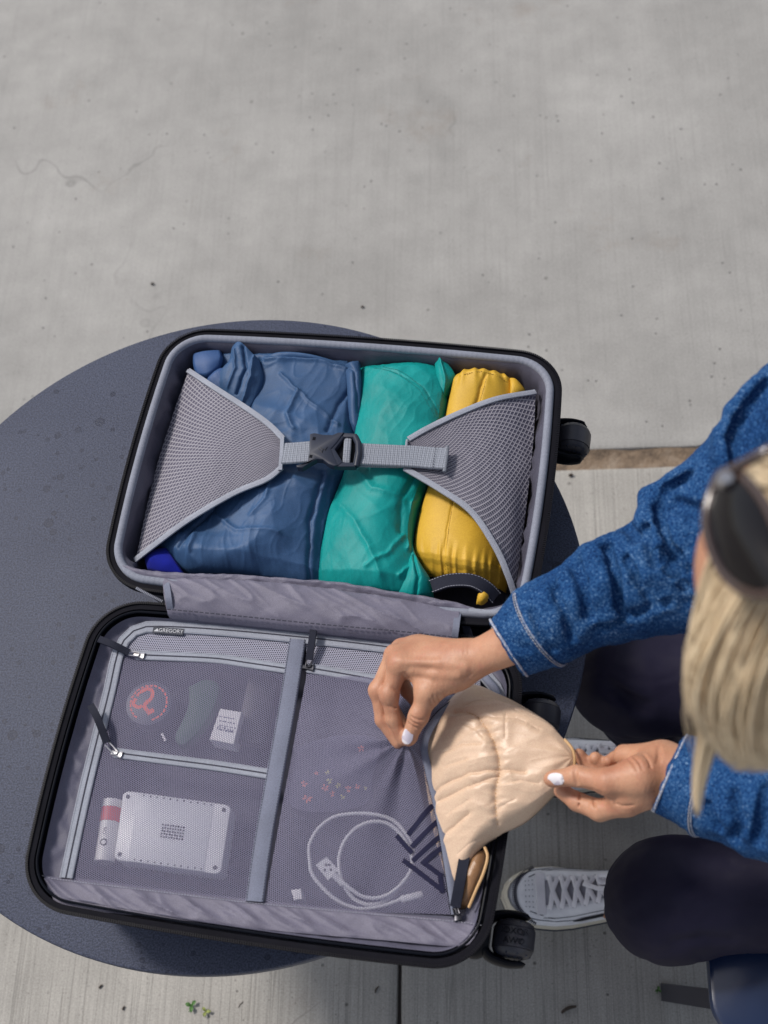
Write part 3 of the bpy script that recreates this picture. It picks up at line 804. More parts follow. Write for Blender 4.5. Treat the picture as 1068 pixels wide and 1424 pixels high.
# zipper tapes and dividers
def ztape(pts, w=.0125, z=ZN, nm='pocket_zipper'):
    pp = px_curve([(a, b, z + .0016) for a, b in pts], 50)
    mb = MB(); band(mb, pp, w, .0013); o = mb.build(nm, m_bind, case)
    mb = MB(); band(mb, pp + np.array([0, 0, .0012]), .0016, .0006); mb.build('zipper_line', m_stitch_d, case)
    stitches(pp, zz=.0016, off=w * .40); stitches(pp, zz=.0016, off=-w * .40)
ztape(z1); ztape(z2); ztape(z3)
ztape([(92, 1221), (105, 1160), (120, 1092), (140, 1010), (152, 962), (163, 912), (172, 892), (186, 878), (205, 872), (260, 873), (330, 878), (404, 885), (480, 893), (560, 903), (640, 918), (668, 934), (690, 958), (700, 990)], .016)
mb = MB(); dv = px_curve([(414, 890, ZN + .002), (400, 980, ZN + .002), (382, 1080, ZN + .002), (366, 1170, ZN + .002), (354, 1254, ZN + .002)], 60)
band(mb, dv, .0205, .0016, .0012); mb.build('divider_band', m_band, case)
stitches(dv, zz=.0022, off=.0088, mat=m_stitch_d); stitches(dv, zz=.0022, off=-.0088, mat=m_stitch_d)
# zipper pulls
def pull(pts, tip, ang, dark=False, w=.0088):
    pp = px_curve(pts, 16); mb = MB(); band(mb, pp, w, .0022); o = mb.build('zipper_pull', m_pull, case)
    t = P(*tip); ax = axes(ang); md = m_dmetal if dark else m_metal
    mb = MB(); prism(mb, [t + ax[0] * a + ax[1] * b for a, b in ((-.007, -.0026), (.001, -.0032), (.007, -.0045), (.007, .0045), (.001, .0032), (-.007, .0026))], t[2], t[2] + .0032, .0009)
    s = mb.build('slider', md, o, angle=30)
    a_ = pp[-1]; b_ = t + np.array([0, 0, .0045]); dd = (b_ - a_); sd = np.cross(dd, (0, 0, 1)); sd /= np.linalg.norm(sd)
    mb = MB(); tube(mb, [a_ + sd * .0028, b_ + sd * .0028, b_ + dd * .1, b_ - sd * .0028, a_ - sd * .0028], .0009, 8); mb.build('slider_ring', md, o)
pull([(138, 889, .728), (158, 897, .727), (180, 908, .720)], (194, 912, .7155), R(-12))
pull([(126, 981, .729), (136, 1000, .731), (149, 1034, .721)], (163, 1049, .7155), R(-15))
pull([(437, 868, .727), (434, 890, .726), (430, 919, .720)], (429, 929, .7155), R(-8), True)
pull([(646, 1192, .735), (640, 1225, .733), (633, 1262, .721)], (636, 1272, .716), R(-80), True, .012)
# grey strap ends and gusset cords at the right-hand hinge
mb = MB(); band(mb, px_curve([(640, 853, .728), (648, 872, .722), (655, 895, .716)], 14), .010, .002); mb.build('gusset_strap', m_pull, case)
mb = MB(); tube(mb, px_curve([(652, 850, .731), (690, 852, .731), (713, 842, .731), (724, 825, .729)], 24), .0042, 10, squash=(1, .7)); mb.build('gusset_piping', m_bind, case)
mb = MB(); tube(mb, px_curve([(668, 935, .722), (680, 948, .726), (690, 962, .726), (697, 985, .720)], 16), .0048, 10, squash=(1, .6)); mb.build('gusset_piping', m_band, case)
teeth(px_curve([(652, 857, .722), (690, 861, .722)], 20), 'hinge_zipper_teeth', closed=False); teeth(px_curve([(655, 868, .718), (695, 872, .718)], 20), 'hinge_zipper_teeth', closed=False)
teeth(px_curve([(190, 818, .733), (205, 826, .730), (225, 836, .724)], 20), 'hinge_zipper_teeth', closed=False, mat=m_stitch, step=.002, half=(.0006, .0016, .0008))
# emblem printed on the net (zigzag peaks)
def ecrop(x, y): return (380 + x / 3.56, 1000 + y / 3.56)
m_print = material('dark_print', (.022, .022, .05), .8, spec=.1)
def printed(pts, w, z):
    mb = MB(); q = [P(*ecrop(a, b), z) for a, b in pts]; band(mb, resample(q, 12), w, .0006); return mb
emb = MB(); NQ = NETS.reshape(-1, 3)
def onnet(q, lift):
    return np.array([q[0], q[1], NQ[np.argmin((NQ[:, 0] - q[0]) ** 2 + (NQ[:, 1] - q[1]) ** 2), 2] + lift])
EMB = [[(625, 215), (350, 520)], [(705, 372), (392, 662)], [(742, 545), (402, 828)], [(205, 560), (362, 735)], [(285, 848), (745, 1192)], [(745, 1192), (722, 1010)], [(722, 1010), (520, 868)], [(520, 868), (745, 690)]]
for n_e, pts in enumerate([[((530 + x / 8.9 - 380) * 3.56, (1100 + y / 8.9 - 1000) * 3.56) for x, y in p] for p in EMB]):
    a, b = [P(*ecrop(*q), .734) for q in pts]; d = b - a; L_ = np.linalg.norm(d); d /= L_; o = np.array([-d[1], d[0], 0]) * .0026
    V = []
    for t in np.linspace(-.0025, L_ + .0025, 14):
        for w in (-1, 0, 1): V.append(onnet(a + d * t + o * w, .0006 + .00012 * n_e))
    emb.add(V, grid_faces(3, 14)); emb.add([np.array(p) - (0, 0, .0006) for p in V], grid_faces(3, 14, flip=True))
emb.build('printed_emblem', m_print, case, angle=0, kind='stuff')
# woven name tag
def text_mesh(body, size, origin, ang, mat, name, parent, depth=.0002, align='CENTER', label=None, mirror=False, up=None):
    cu = bpy.data.curves.new('lettering', 'FONT'); cu.body = body; cu.size = size; cu.extrude = depth; cu.align_x = align; cu.align_y = 'CENTER'
    cu.resolution_u = 3
    t = bpy.data.objects.new('lettering', cu); col.objects.link(t)
    dg = bpy.context.evaluated_depsgraph_get(); me = bpy.data.meshes.new_from_object(t.evaluated_get(dg))
    bpy.data.objects.remove(t); me.materials.clear(); me.materials.append(mat)
    o = bpy.data.objects.new(name, me); col.objects.link(o); o.parent = parent
    Mx = Matrix.Rotation(ang, 4, 'Z') if up is None else up
    Mx = Matrix.Translation(Vector(origin) - Vector(wloc(parent))) @ Mx
    if mirror: Mx = Mx @ Matrix.Scale(-1, 4, (1, 0, 0))
    me.transform(Mx)
    return o
t0 = P(234, 877.5, ZN + .0032); ta = CA + R(2)
mb = MB(); ax = axes(ta); box(mb, t0, (.0195, .0042, .0006), ax); tg = mb.build('name_tag', m_slate, case, smooth=False)
m_white = material('white_thread', (.55, .56, .6), .7)
text_mesh('GREGORY', .0068, t0 + ax[0] * .0035 + (0, 0, .0007), ta, m_white, 'lettering', tg)
mb = MB(); prism(mb, [t0 + ax[0] * a + ax[1] * b for a, b in ((-.018, -.002), (-.0115, -.002), (-.014, .0022))], t0[2] + .0006, t0[2] + .0010); mb.build('tag_emblem', m_white, tg)

# ---- wheels
m_tyre = material('wheel_rubber', (.03, .03, .04), .45)
def wheel(u, v, zc, txt):
    c = C(u, v, zc); X_, Y_ = CAX[0], CAX[1]
    root = MB()
    # bowl of the housing with two rounded arms that clasp the wheel
    for s in (-1, 1):
        arm = [c - X_ * .036 + Y_ * s * .006, c - X_ * .026 + Y_ * s * .021, c - X_ * .006 + Y_ * s * .0270, c + X_ * .010 + Y_ * s * .0262, c + X_ * .016 + Y_ * s * .0250]
        tube(root, smooth_path(arm, 18), [.0125 - .006 * t if t < .88 else (.0072 * math.sqrt(max(.02, 1 - ((t - .88) / .12) ** 2))) for t in np.linspace(0, 1, 18)], 14, squash=(.55, 1.45))
    tube(root, smooth_path([c - X_ * .052, c - X_ * .044, c - X_ * .034, c - X_ * .026], 8), [.020, .0255, .0275, .0275, .0270, .025, .022, .019], 28)
    tube(root, [c - X_ * .060, c - X_ * .046], [.014, .014], 16)
    h = root.build('wheel_housing', m_shell, case, angle=50)
    tyre = MB(); r = .0235; prof = [(-.0205, .0100), (-.0203, .0130), (-.0196, .0160), (-.0180, .0190), (-.0155, .0212), (-.0118, .0227), (-.0112, .0222), (-.0108, .0234), (-.004, r), (.004, r), (.0108, .0234), (.0112, .0222), (.0118, .0227), (.0155, .0212), (.0180, .0190), (.0196, .0160), (.0203, .0130), (.0205, .0100)]
    n_ = 40; V = []
    for y, q in prof:
        V += [c + Y_ * y + q * (math.cos(a) * X_ + math.sin(a) * np.array([0, 0, 1.0])) for a in np.linspace(0, 2 * math.pi, n_, endpoint=False)]
    F = grid_faces(n_, len(prof), closed_u=True); F.append(tuple(range(n_))[::-1]); F.append(tuple((len(prof) - 1) * n_ + i for i in range(n_)))
    tyre.add(V, F); w = tyre.build('wheel', m_tyre, case, angle=35)
    sp = MB()
    for a in np.linspace(0, 2 * math.pi, 10, endpoint=False):
        for s in (-1, 1):
            d = math.cos(a) * X_ + math.sin(a) * np.array([0, 0, 1.0])
            tube(sp, [c + Y_ * s * .0208 + d * .010, c + Y_ * s * .0170 + d * .0205], .0010, 5)
    sp.build('spokes', m_slate, w, kind='stuff')
    for k_, (tx, off) in enumerate(txt):
        tilt = R(-14 * (1 if k_ == 0 else 1))
        rot = Matrix.Rotation(CA, 4, 'Z')
        text_mesh(tx, .0095, c + Y_ * off + X_ * .001 + np.array([0, 0, r]), CA, m_shell, 'raised_lettering', w, .0008)
wheel(.288, .306, .672, ())
wheel(.287, -.343, .668, (('IOXOR', .0052), ('AWO', -.0052)))
wheel(.288, .075, .655, ())
wheel(.288, -.075, .655, ())
# ============================================================ CLOTHES IN THE UPPER HALF
def cloth_mat(name, c, var=.16, rough=.52, sheen=.1, weave=.0008, bump=.2):
    return fabric(name, c, var, weave, rough, sheen, bump, .35, 12)
m_blue = cloth_mat('dusty_blue_nylon', (.036, .088, .195)); m_blue2 = cloth_mat('navy_blue_flap', (.035, .085, .22))
m_teal = cloth_mat('teal_polyester', (.0, .26, .25)); m_yellow = cloth_mat('mustard_nylon', (.62, .37, .035), .08)
m_royal = cloth_mat('royal_blue_knit', (.004, .012, .30), .2, .9, .5, .0016, .8)
def cloth(name, top, right, bottom, left, nu, nv, mat, h, pu=.35, pv=.35, seed=0, amp=.0035, stretch=(9, 4), rot=0.0, creases=(), droop=.0, parent=None, jit=.0, **kw):
    S = coons(px_curve(top, nu), px_curve(right, nv), px_curve(bottom, nu), px_curve(left, nv), nu, nv)
    u, v = UVs(S); S = S.copy()
    dome = np.clip(np.sin(math.pi * u), 0, 1) ** pu * np.clip(np.sin(math.pi * v), 0, 1) ** pv
    x, y = S[..., 0], S[..., 1]; c_, s_ = math.cos(rot), math.sin(rot)
    a = (x * c_ + y * s_) * 10; b = (-x * s_ + y * c_) * 10
    wx = .35 * fbm(a * .8, b * .8, seed + 9, 3); wy = .35 * fbm(a * .8 + 7, b * .8, seed + 3, 3)
    f = ridge((a + wx) * stretch[0] * .1 * 2.2, (b + wy) * stretch[1] * .1 * 2.2, seed, 4.0, 2) - .4
    f2 = ridge((b + wx) * 1.3 + 3, (a + wy) * 1.3, seed + 4, 7, 3) - .25
    e = np.clip(dome * 1.3, 0, 1)
    S[..., 2] += h * dome + amp * .22 * f * e + amp * 1.2 * (crumple(x, y, seed, 13.0) - .4) * e + amp * .42 * (crumple(x, y, seed + 50, 30.0, 6, .12) - .3) * e + amp * 1.0 * fbm(a * .7, b * .4, seed + 2, 2) * e
    for ln, w, am in creases:
        d = seg_dist(x + .0012 * fbm(x * 60, y * 60, seed), y + .0012 * fbm(x * 60 + 5, y * 60, seed), [P(p, q, .72) for p, q in ln])
        S[..., 2] += am * np.exp(-(d / w) ** 1.6)
    if jit:
        S[..., 0] += jit * fbm(u * 12, v * 12, seed + 5) * (1 - e * .5); S[..., 1] += jit * fbm(u * 12 + 4, v * 12, seed + 6) * (1 - e * .5)
    if droop:
        S[..., 2] -= droop * ((1 - np.clip(np.sin(math.pi * u) * 6, 0, 1)) + (1 - np.clip(np.sin(math.pi * v) * 6, 0, 1)))
    uv = grid_uv(S).reshape(-1, 2); mb = MB(); mb.add(S.reshape(-1, 3), grid_faces(nu, nv, flip=True), uv)
    return mb.build(name, mat, parent, angle=0, **kw), S
shirt = empty('blue_shirt', P(370, 640, .625), 'crumpled dusty blue shirt packed at the left of the upper suitcase half', 'shirt')
bl_l = [(268, 490, .69), (258, 560, .665), (232, 660, .665), (212, 775, .680)]
bl_r = [(498, 500, .690), (498, 560, .695), (492, 620, .698), (476, 670, .698), (460, 715, .695), (450, 760, .690), (444, 815, .685)]
cloth('body', [(268, 490, .69), (330, 492, .69), (400, 494, .70), (450, 500, .70), (498, 500, .69)], bl_r, [(212, 775, .68), (260, 797, .69), (340, 802, .695), (444, 815, .69)], bl_l, 200, 240, m_blue, .034, .24, .16, 3, .0056, (10, 3.4), R(-12),
      [([(358, 500), (350, 530), (344, 575), (330, 600)], .0035, -.008), ([(497, 520), (470, 560), (455, 600)], .003, -.005), ([(415, 545), (400, 580), (410, 600)], .003, .004),
       ([(390, 520), (430, 560), (470, 590)], .0022, .0035), ([(370, 500), (440, 500), (490, 512)], .003, .004), ([(450, 660), (430, 720), (425, 800)], .003, -.005), ([(465, 660), (445, 730), (437, 800)], .0025, .004), ([(270, 745), (262, 770), (285, 790)], .003, .004),
       ([(380, 660), (372, 700), (350, 720)], .003, .003), ([(300, 715), (330, 740), (390, 745)], .003, .003), ([(300, 700), (270, 730), (250, 760)], .003, -.005)], .012, shirt, .0012)
cloth('collar_knot', [(322, 484, .718), (335, 476, .728), (350, 488, .728), (362, 500, .718)], [(362, 500, .715), (368, 530, .715), (358, 560, .712), (344, 585, .708)], [(298, 540, .705), (315, 556, .708), (330, 572, .708), (344, 585, .708)], [(322, 484, .715), (318, 505, .715), (306, 520, .712), (298, 540, .705)], 80, 90, m_blue, .012, .4, .4, 11, .0042, (16, 5), R(-25),
      [([(340, 490), (345, 520), (330, 548)], .002, -.006), ([(355, 500), (352, 530), (338, 560)], .002, .004), ([(328, 495), (330, 520), (318, 540)], .002, .004)], .008, shirt)
cloth('collar_knot', [(292, 522, .712), (306, 512, .716), (318, 512, .716)], [(318, 512, .716), (322, 530, .714), (316, 552, .708)], [(290, 548, .704), (302, 552, .706), (316, 552, .708)], [(292, 522, .712), (286, 532, .71), (290, 548, .704)], 40, 40, m_blue2, .006, .5, .5, 13, .0022, (16, 5), R(40), (), .006, shirt)
cloth('pocket_flap', [(267, 491, .716), (285, 487, .720), (307, 486, .719)], [(307, 486, .719), (309, 497, .721), (306, 510, .717)], [(274, 523, .713), (290, 522, .717), (306, 510, .717)], [(267, 491, .716), (268, 507, .717), (274, 523, .713)], 30, 30, m_blue2, .003, .3, .3, 15, .0004, (5, 5), 0, (), .004, shirt)
def seam(pts, S, parent, step=.003, mat=None, off=.0012):
    """little stitches pressed on a cloth surface"""
    q = resample([P(a, b, .725) for a, b in pts], step=step); Q = S.reshape(-1, 3); mb = MB()
    q = q.copy()
    for i in range(len(q)): q[i, 2] = Q[np.argmin((Q[:, 0] - q[i, 0]) ** 2 + (Q[:, 1] - q[i, 1]) ** 2), 2]
    t = np.gradient(q, axis=0)
    for a, d in zip(q, t):
        d = d / (np.linalg.norm(d) + 1e-9); nn = np.cross((0, 0, 1.0), d); nn /= np.linalg.norm(nn) + 1e-9
        box(mb, a + (0, 0, .0003), (step * .32, .0003, .0003), np.array([d, nn, np.cross(d, nn)]))
    return mb.build('stitching', mat or m_stitch_d, parent, smooth=False, kind='stuff')
def sampler(S):
    Q = S.reshape(-1, 3)
    return lambda x, y: Q[np.argmin((Q[:, 0] - x) ** 2 + (Q[:, 1] - y) ** 2), 2]
m_bseam = material('blue_thread', (.03, .07, .19), .8); m_tseam = material('teal_thread', (.003, .16, .15), .8); m_yseam = material('ochre_thread', (.34, .19, .02), .8)
blue_S = [o for o in [0]]
ts = empty('teal_shirt', P(530, 660, .625), 'bright teal shirt folded between the blue shirt and the yellow jacket', 'shirt')
tl = [(499, 508, .682), (496, 560, .688), (490, 620, .690), (474, 670, .690), (456, 715, .688), (446, 760, .686), (440, 818, .684)]
o_, ST = cloth('body', [(499, 508, .682), (530, 510, .70), (570, 505, .705), (603, 500, .70)], [(603, 500, .70), (622, 545, .70), (616, 600, .702), (600, 660, .702), (584, 705, .70), (576, 760, .695), (602, 828, .69)], [(440, 818, .684), (500, 822, .70), (545, 826, .702), (602, 828, .69)], tl, 170, 240, m_teal, .029, .26, .16, 21, .0036, (8, 3.0), R(-20),
      [([(500, 660), (520, 690), (560, 700)], .005, .004), ([(470, 700), (500, 740), (530, 800)], .004, .003), ([(580, 660), (560, 700), (556, 740)], .004, -.004), ([(595, 670), (575, 700), (568, 760)], .003, .005),
       ([(555, 800), (575, 780), (580, 760)], .0025, .004), ([(560, 812), (580, 795), (590, 770)], .002, -.004), ([(545, 520), (590, 545), (612, 580)], .0015, -.0015), ([(510, 790), (540, 775), (560, 745)], .003, .003)], .010, ts, .0012)
cloth('shoulder_fold', [(478, 504, .712), (488, 500, .720), (500, 498, .718)], [(500, 498, .718), (503, 540, .714), (500, 600, .706)], [(484, 590, .704), (492, 598, .708), (500, 600, .706)], [(478, 504, .712), (482, 540, .712), (484, 590, .704)], 30, 60, m_blue, .007, .5, .4, 17, .0022, (6, 3), 0, [([(480, 506), (494, 520), (498, 570)], .002, -.003)], .006, shirt)
cloth('back_fold', [(360, 498, .716), (390, 490, .722), (430, 493, .722), (478, 505, .714)], [(478, 505, .714), (476, 510, .714)], [(362, 508, .716), (395, 499, .720), (430, 500, .720), (476, 510, .714)], [(360, 498, .716), (362, 508, .716)], 70, 14, m_blue, .004, .5, .5, 19, .0015, (12, 4), 0, (), .004, shirt)
seam([(528, 508), (560, 520), (590, 542), (608, 570), (614, 596)], ST, ts, mat=m_tseam)
seam([(520, 508), (553, 522), (583, 545), (602, 575)], ST, ts, mat=m_tseam)
cloth('sleeve_corner', [(603, 502, .715), (610, 498, .722), (618, 500, .716)], [(618, 500, .716), (634, 520, .714), (632, 535, .705)], [(600, 545, .702), (612, 562, .704), (632, 535, .705)], [(603, 502, .715), (605, 520, .712), (600, 545, .702)], 40, 50, m_teal, .006, .5, .5, 25, .001, (8, 4), 0, [([(612, 502), (620, 530), (616, 555)], .002, .004)], .006, ts)
cloth('hem', [(572, 750, .700), (578, 770, .704), (590, 795, .700)], [(590, 795, .700), (600, 808, .702), (603, 828, .695)], [(548, 828, .70), (575, 832, .702), (603, 828, .695)], [(572, 750, .700), (566, 785, .708), (548, 828, .70)], 60, 70, m_teal, .014, .5, .5, 27, .0045, (14, 5), R(20), [([(575, 770), (582, 800), (576, 826)], .002, -.005)], .004, ts)
yj = empty('yellow_jacket', P(655, 660, .625), 'mustard yellow jacket rolled up beside the teal shirt', 'jacket')
o_, SY = cloth('body', [(630, 522, .708), (650, 514, .714), (690, 518, .714), (716, 524, .706)], [(716, 524, .706), (738, 600, .66), (728, 700, .66), (704, 812, .68)], [(578, 786, .690), (620, 800, .702), (660, 808, .702), (704, 812, .68)], [(630, 522, .708), (618, 575, .700), (602, 650, .698), (582, 710, .694), (574, 760, .690), (578, 786, .690)], 150, 240, m_yellow, .032, .40, .16, 31, .0007, (4, 3), R(-10),
      [([(674, 528), (664, 560), (656, 575)], .003, -.004), ([(690, 522), (712, 530)], .002, -.002), ([(630, 700), (622, 740), (616, 795)], .0012, -.0014)], .012, yj)
# gathers at both ends of the roll
ob = [o for o in yj.children if o.name.startswith('body')][0]
me = ob.data; co = np.zeros(len(me.vertices) * 3); me.vertices.foreach_get('co', co); co = co.reshape(-1, 3)
uu, vv = np.meshgrid(np.linspace(0, 1, 150), np.linspace(0, 1, 240)); uu = uu.ravel(); vv = vv.ravel()
gat = np.clip((vv - .86) / .12, 0, 1) ** 1.5; gt2 = np.clip((.14 - vv) / .12, 0, 1)
ph = uu * 70 + 2.5 * perlin(uu * 9, vv * 5, 2) + (vv - .9) * 9 * (uu - .5)
co[:, 2] += .0030 * np.sin(ph) * gat * (.6 + .5 * perlin(uu * 13, vv * 3, 7)) - .006 * gat * (vv > .97) + .0016 * np.sin(uu * 40 + 2 * perlin(uu * 5, vv * 4, 1)) * gt2
me.vertices.foreach_set('co', co.ravel()); me.update()
seam([(640, 524), (672, 521), (708, 528)], SY, yj, mat=m_yseam); seam([(630, 698), (624, 735), (618, 790)], SY, yj, .0026, mat=m_yseam); seam([(676, 530), (666, 560)], SY, yj, mat=m_yseam)
cloth('cuff_fold', [(708, 524, .716), (716, 526, .714), (724, 534, .708)], [(724, 534, .708), (732, 546, .705), (730, 556, .70)], [(708, 556, .712), (720, 558, .706), (730, 556, .70)], [(708, 524, .716), (709, 540, .716), (708, 556, .712)], 24, 24, m_yellow, .006, .5, .5, 33, .0012, (8, 3), 0, (), .006, yj)
mb = MB(); pp = px_curve([(600, 816, .712), (625, 808, .716), (655, 808, .716), (676, 818, .711), (690, 832, .700)], 24)
band(mb, pp, .019, .0022); mb.build('carry_strap', m_pull, yj)
stitches(pp, zz=.0024, off=.0078, parent=yj); stitches(pp, zz=.0024, off=-.0078, parent=yj)
cloth('drawcord_tuft', [(664, 826, .708), (672, 822, .710), (680, 828, .706)], [(680, 828, .706), (681, 832, .705)], [(662, 838, .704), (671, 840, .704), (681, 832, .705)], [(664, 826, .708), (662, 838, .704)], 14, 14, m_yellow, .005, .5, .5, 35, .0012, (14, 3), 0, (), .003, yj)
rb = empty('royal_blue_garment', P(228, 782, .66), 'royal blue garment peeking out at the lower left under the blue shirt', 'garment')
cloth('body', [(200, 768, .700), (215, 764, .704), (232, 760, .704)], [(232, 760, .704), (245, 780, .706), (258, 800, .700)], [(204, 792, .700), (228, 798, .702), (258, 800, .700)], [(200, 768, .700), (200, 780, .70), (204, 792, .700)], 50, 40, m_royal, .008, .5, .5, 41, .0016, (5, 4), 0, (), .006, rb)

# ============================================================ THINGS BEHIND THE NETS
m_tin = material('tin_lid', (.05, .055, .085), .45); m_orange = material('orange_print', (.85, .12, .05), .5); m_pale = material('pale_print', (.35, .30, .30), .5)
tin = empty('round_tin', P(207, 978, .676), 'round tin with an orange print behind the upper left net', 'tin')
def roundbox(mb, c, r, z0, z1, bev=.0015, n=48):
    disc(mb, c, [(r - bev, z0), (r, z0 + bev), (r, z1 - bev), (r - bev * .3, z1 - bev * .3), (r - bev, z1)], n)
tc_ = P(207, 978, .704)
mb = MB(); roundbox(mb, tc_, .0275, .676, .698); mb.build('base', m_tin, tin)
mb = MB(); roundbox(mb, tc_, .0285, .696, .7045); mb.build('lid', m_tin, tin)
def tcr(x, y, z=.7055): return P(160 + x / 4.855, 920 + y / 4.855, z)
def blob(mb, pts, w, z=.7046, th=.0005):
    q = smooth_path([tcr(a, b, z) for a, b in pts], 16); band(mb, q, w, th)
mb = MB()
blob(mb, [(175, 205), (215, 185), (250, 195), (248, 240), (225, 270)], .0045); blob(mb, [(225, 262), (200, 300), (225, 340)], .005); blob(mb, [(215, 350), (262, 325)], .006)
blob(mb, [(140, 250), (125, 285), (150, 308), (185, 300)], .0042); blob(mb, [(150, 235), (160, 215), (178, 208)], .003); mb.build('printed_figure', m_orange, tin)
mb = MB()
for a in np.linspace(R(-150), R(150), 22):
    q = np.array([tc_[0] + .0225 * math.cos(a + 1.4), tc_[1] + .0225 * math.sin(a + 1.4), .7049]); box(mb, q, (.0011, .0019, .0002), axes(a + 1.4))
mb.build('printed_ring', m_orange, tin, smooth=False, kind='stuff')
m_green = material('dark_green_rubber', (.04, .10, .075), .6)
mb = MB(); prism(mb, smooth_path([P(a, b, .69) for a, b in [(262, 955), (285, 945), (305, 952), (303, 975), (290, 1000), (272, 1025), (252, 1038), (243, 1025), (252, 1005), (262, 980), (262, 955)]], 40)[:-1], .676, .694, .005)
mb.build('green_case', m_green, label='dark green soft case lying behind the upper left net between tin and white box', cat='case')
m_dk = material('black_soft_plastic', (.018, .018, .03), .5)
mb = MB(); q0 = P(357, 985, .69); prism(mb, [q0 + CAX[0] * a + CAX[1] * b for a, b in rrect(-.019, .019, -.045, .045, .006, 5, 0, 3)], .676, .690, .003)
mb.build('dark_case', m_dk, label='dark flat case behind the upper left net next to the divider band', cat='case')
m_paper = material('white_card', (.85, .83, .85), .6); m_ink = material('blue_black_ink', (.05, .05, .16), .6)
wb = empty('white_box', P(315, 1010, .676), 'small white printed box behind the upper left net', 'box')
def quadbox(mb, pts, z0, z1, bev): prism(mb, [P(a, b, z1) for a, b in pts], z0, z1, bev)
mb = MB(); quadbox(mb, [(306, 985), (336, 990), (325, 1035), (291, 1028)], .676, .706, .0012); mb.build('carton', m_paper, wb, angle=30)
wa = axes(CA - R(4)); 
mb = MB(); rs = np.random.RandomState(2)
for row in range(4):
    x = -.010
    while x < .009:
        w_ = .0008 + .0012 * rs.rand(); c0 = P(316, 998 + row * 6.2, .7063)
        box(mb, c0 + wa[0] * (x + w_), (w_, .0004 if row < 2 else .0003, .0002), wa); x += 2 * w_ + .0008
mb.build('fine_print', m_ink, wb, smooth=False, kind='stuff')
text_mesh('ITITAN', .0066, P(313, 1015, .7063), CA - R(5), m_ink, 'lettering', wb)
mb = MB(); tube(mb, [P(225, 1020, .704), P(230, 1030, .704)], .0014, 8); mb.build('white_capsule', m_paper, label='tiny white capsule below the round tin', cat='capsule')
# battery pack
m_wp = material('white_satin_plastic', (.82, .82, .85), .4); m_wp2 = material('pale_grey_plastic', (.66, .67, .71), .45)
bp = empty('power_bank', P(240, 1158, .676), 'white perforated power bank behind the lower left net', 'power bank')
corners = [P(a, b, .706) for a, b in ((171, 1098), (322, 1119), (307, 1217), (157, 1196))]
def bilin(u, v, z):
    a, b, c, d = corners; q = (1 - u) * (1 - v) * a + u * (1 - v) * b + u * v * c + (1 - u) * v * d; return np.array([q[0], q[1], z])
cmap = lambda pts, z: [bilin(.5 + a, .5 - b, z) for a, b in pts]
mb = MB(); prism(mb, cmap(rrect(-.5, .5, -.5, .5, .075, 8, 0, 6), .706), .677, .706, .0035); mb.build('casing', m_wp, bp, angle=25)
mb = MB(); prism(mb, cmap(rrect(-.36, .345, -.485, .485, .01, 2, 0, 4), .706), .705, .7066, .0006); mb.build('face_panel', m_wp2, bp, angle=25)
for i in range(11):
    for v in (.045, .955):
        mb = MB(); q = bilin(.20 + .062 * i, v, .7066); disc(mb, q, [(.0011, .7060), (.0011, .7069)], 8); mb.build('vent_hole', m_dk, bp, smooth=False)
for u, v in ((.055, .09), (.94, .09), (.94, .91), (.055, .91)):
    mb = MB(); q = bilin(u, v, .706); disc(mb, q, [(.0030, .7050), (.0028, .7064)], 6); mb.build('screw', m_dk, bp, smooth=False)
mb = MB(); prism(mb, cmap(rrect(-.11, .13, -.12, .11, .02, 3, 0, 2), .706), .7064, .7070); mb.build('grille', m_wp2, bp)
mb = MB()
for i in range(9):
    for j in range(5): q = bilin(.415 + .024 * i, .42 + .042 * j, .7072); box(mb, q, (.0010, .0010, .0003), CAX)
mb.build('grille_slots', m_dk, bp, smooth=False, kind='stuff')
# vial
vial = empty('tube_of_balm', P(149, 1157, .676), 'slim white tube with a red band beside the power bank', 'tube')
va, vb = P(157, 1113, .690), P(145, 1199, .690); dv_ = vb - va
m_tubew = material('white_tube_plastic', (.80, .79, .80), .4); m_red = material('red_band', (.62, .06, .05), .45)
for nm, a, b, r_, m_ in (('cap', 0, .13, .0118, m_tubew), ('band', .13, .36, .0122, m_red), ('barrel', .36, 1.0, .0118, m_tubew)):
    mb = MB(); tube(mb, [va + dv_ * a, va + dv_ * (a + .004), va + dv_ * (b - .004), va + dv_ * b], [r_ - .001, r_, r_, r_ - .001], 24); mb.build(nm, m_, vial, angle=50)
mb = MB(); q = va + dv_ * .72 + (0, 0, .0122); disc(mb, q, [(.0042, q[2] - .0006), (.0042, q[2])], 20); e1 = mb.build('emblem', m_dk, vial)
mb = MB(); disc(mb, q, [(.0028, q[2]), (.0028, q[2] + .0002)], 20); mb.build('emblem_centre', m_tubew, e1)
text_mesh('ᴜO', .0058, va + dv_ * .55 + (0, 0, .0122), CA + R(80), m_dk, 'lettering', vial) if False else text_mesh('CO', .0058, va + dv_ * .54 + (0, 0, .0121), CA + R(80), m_dk, 'lettering', vial)
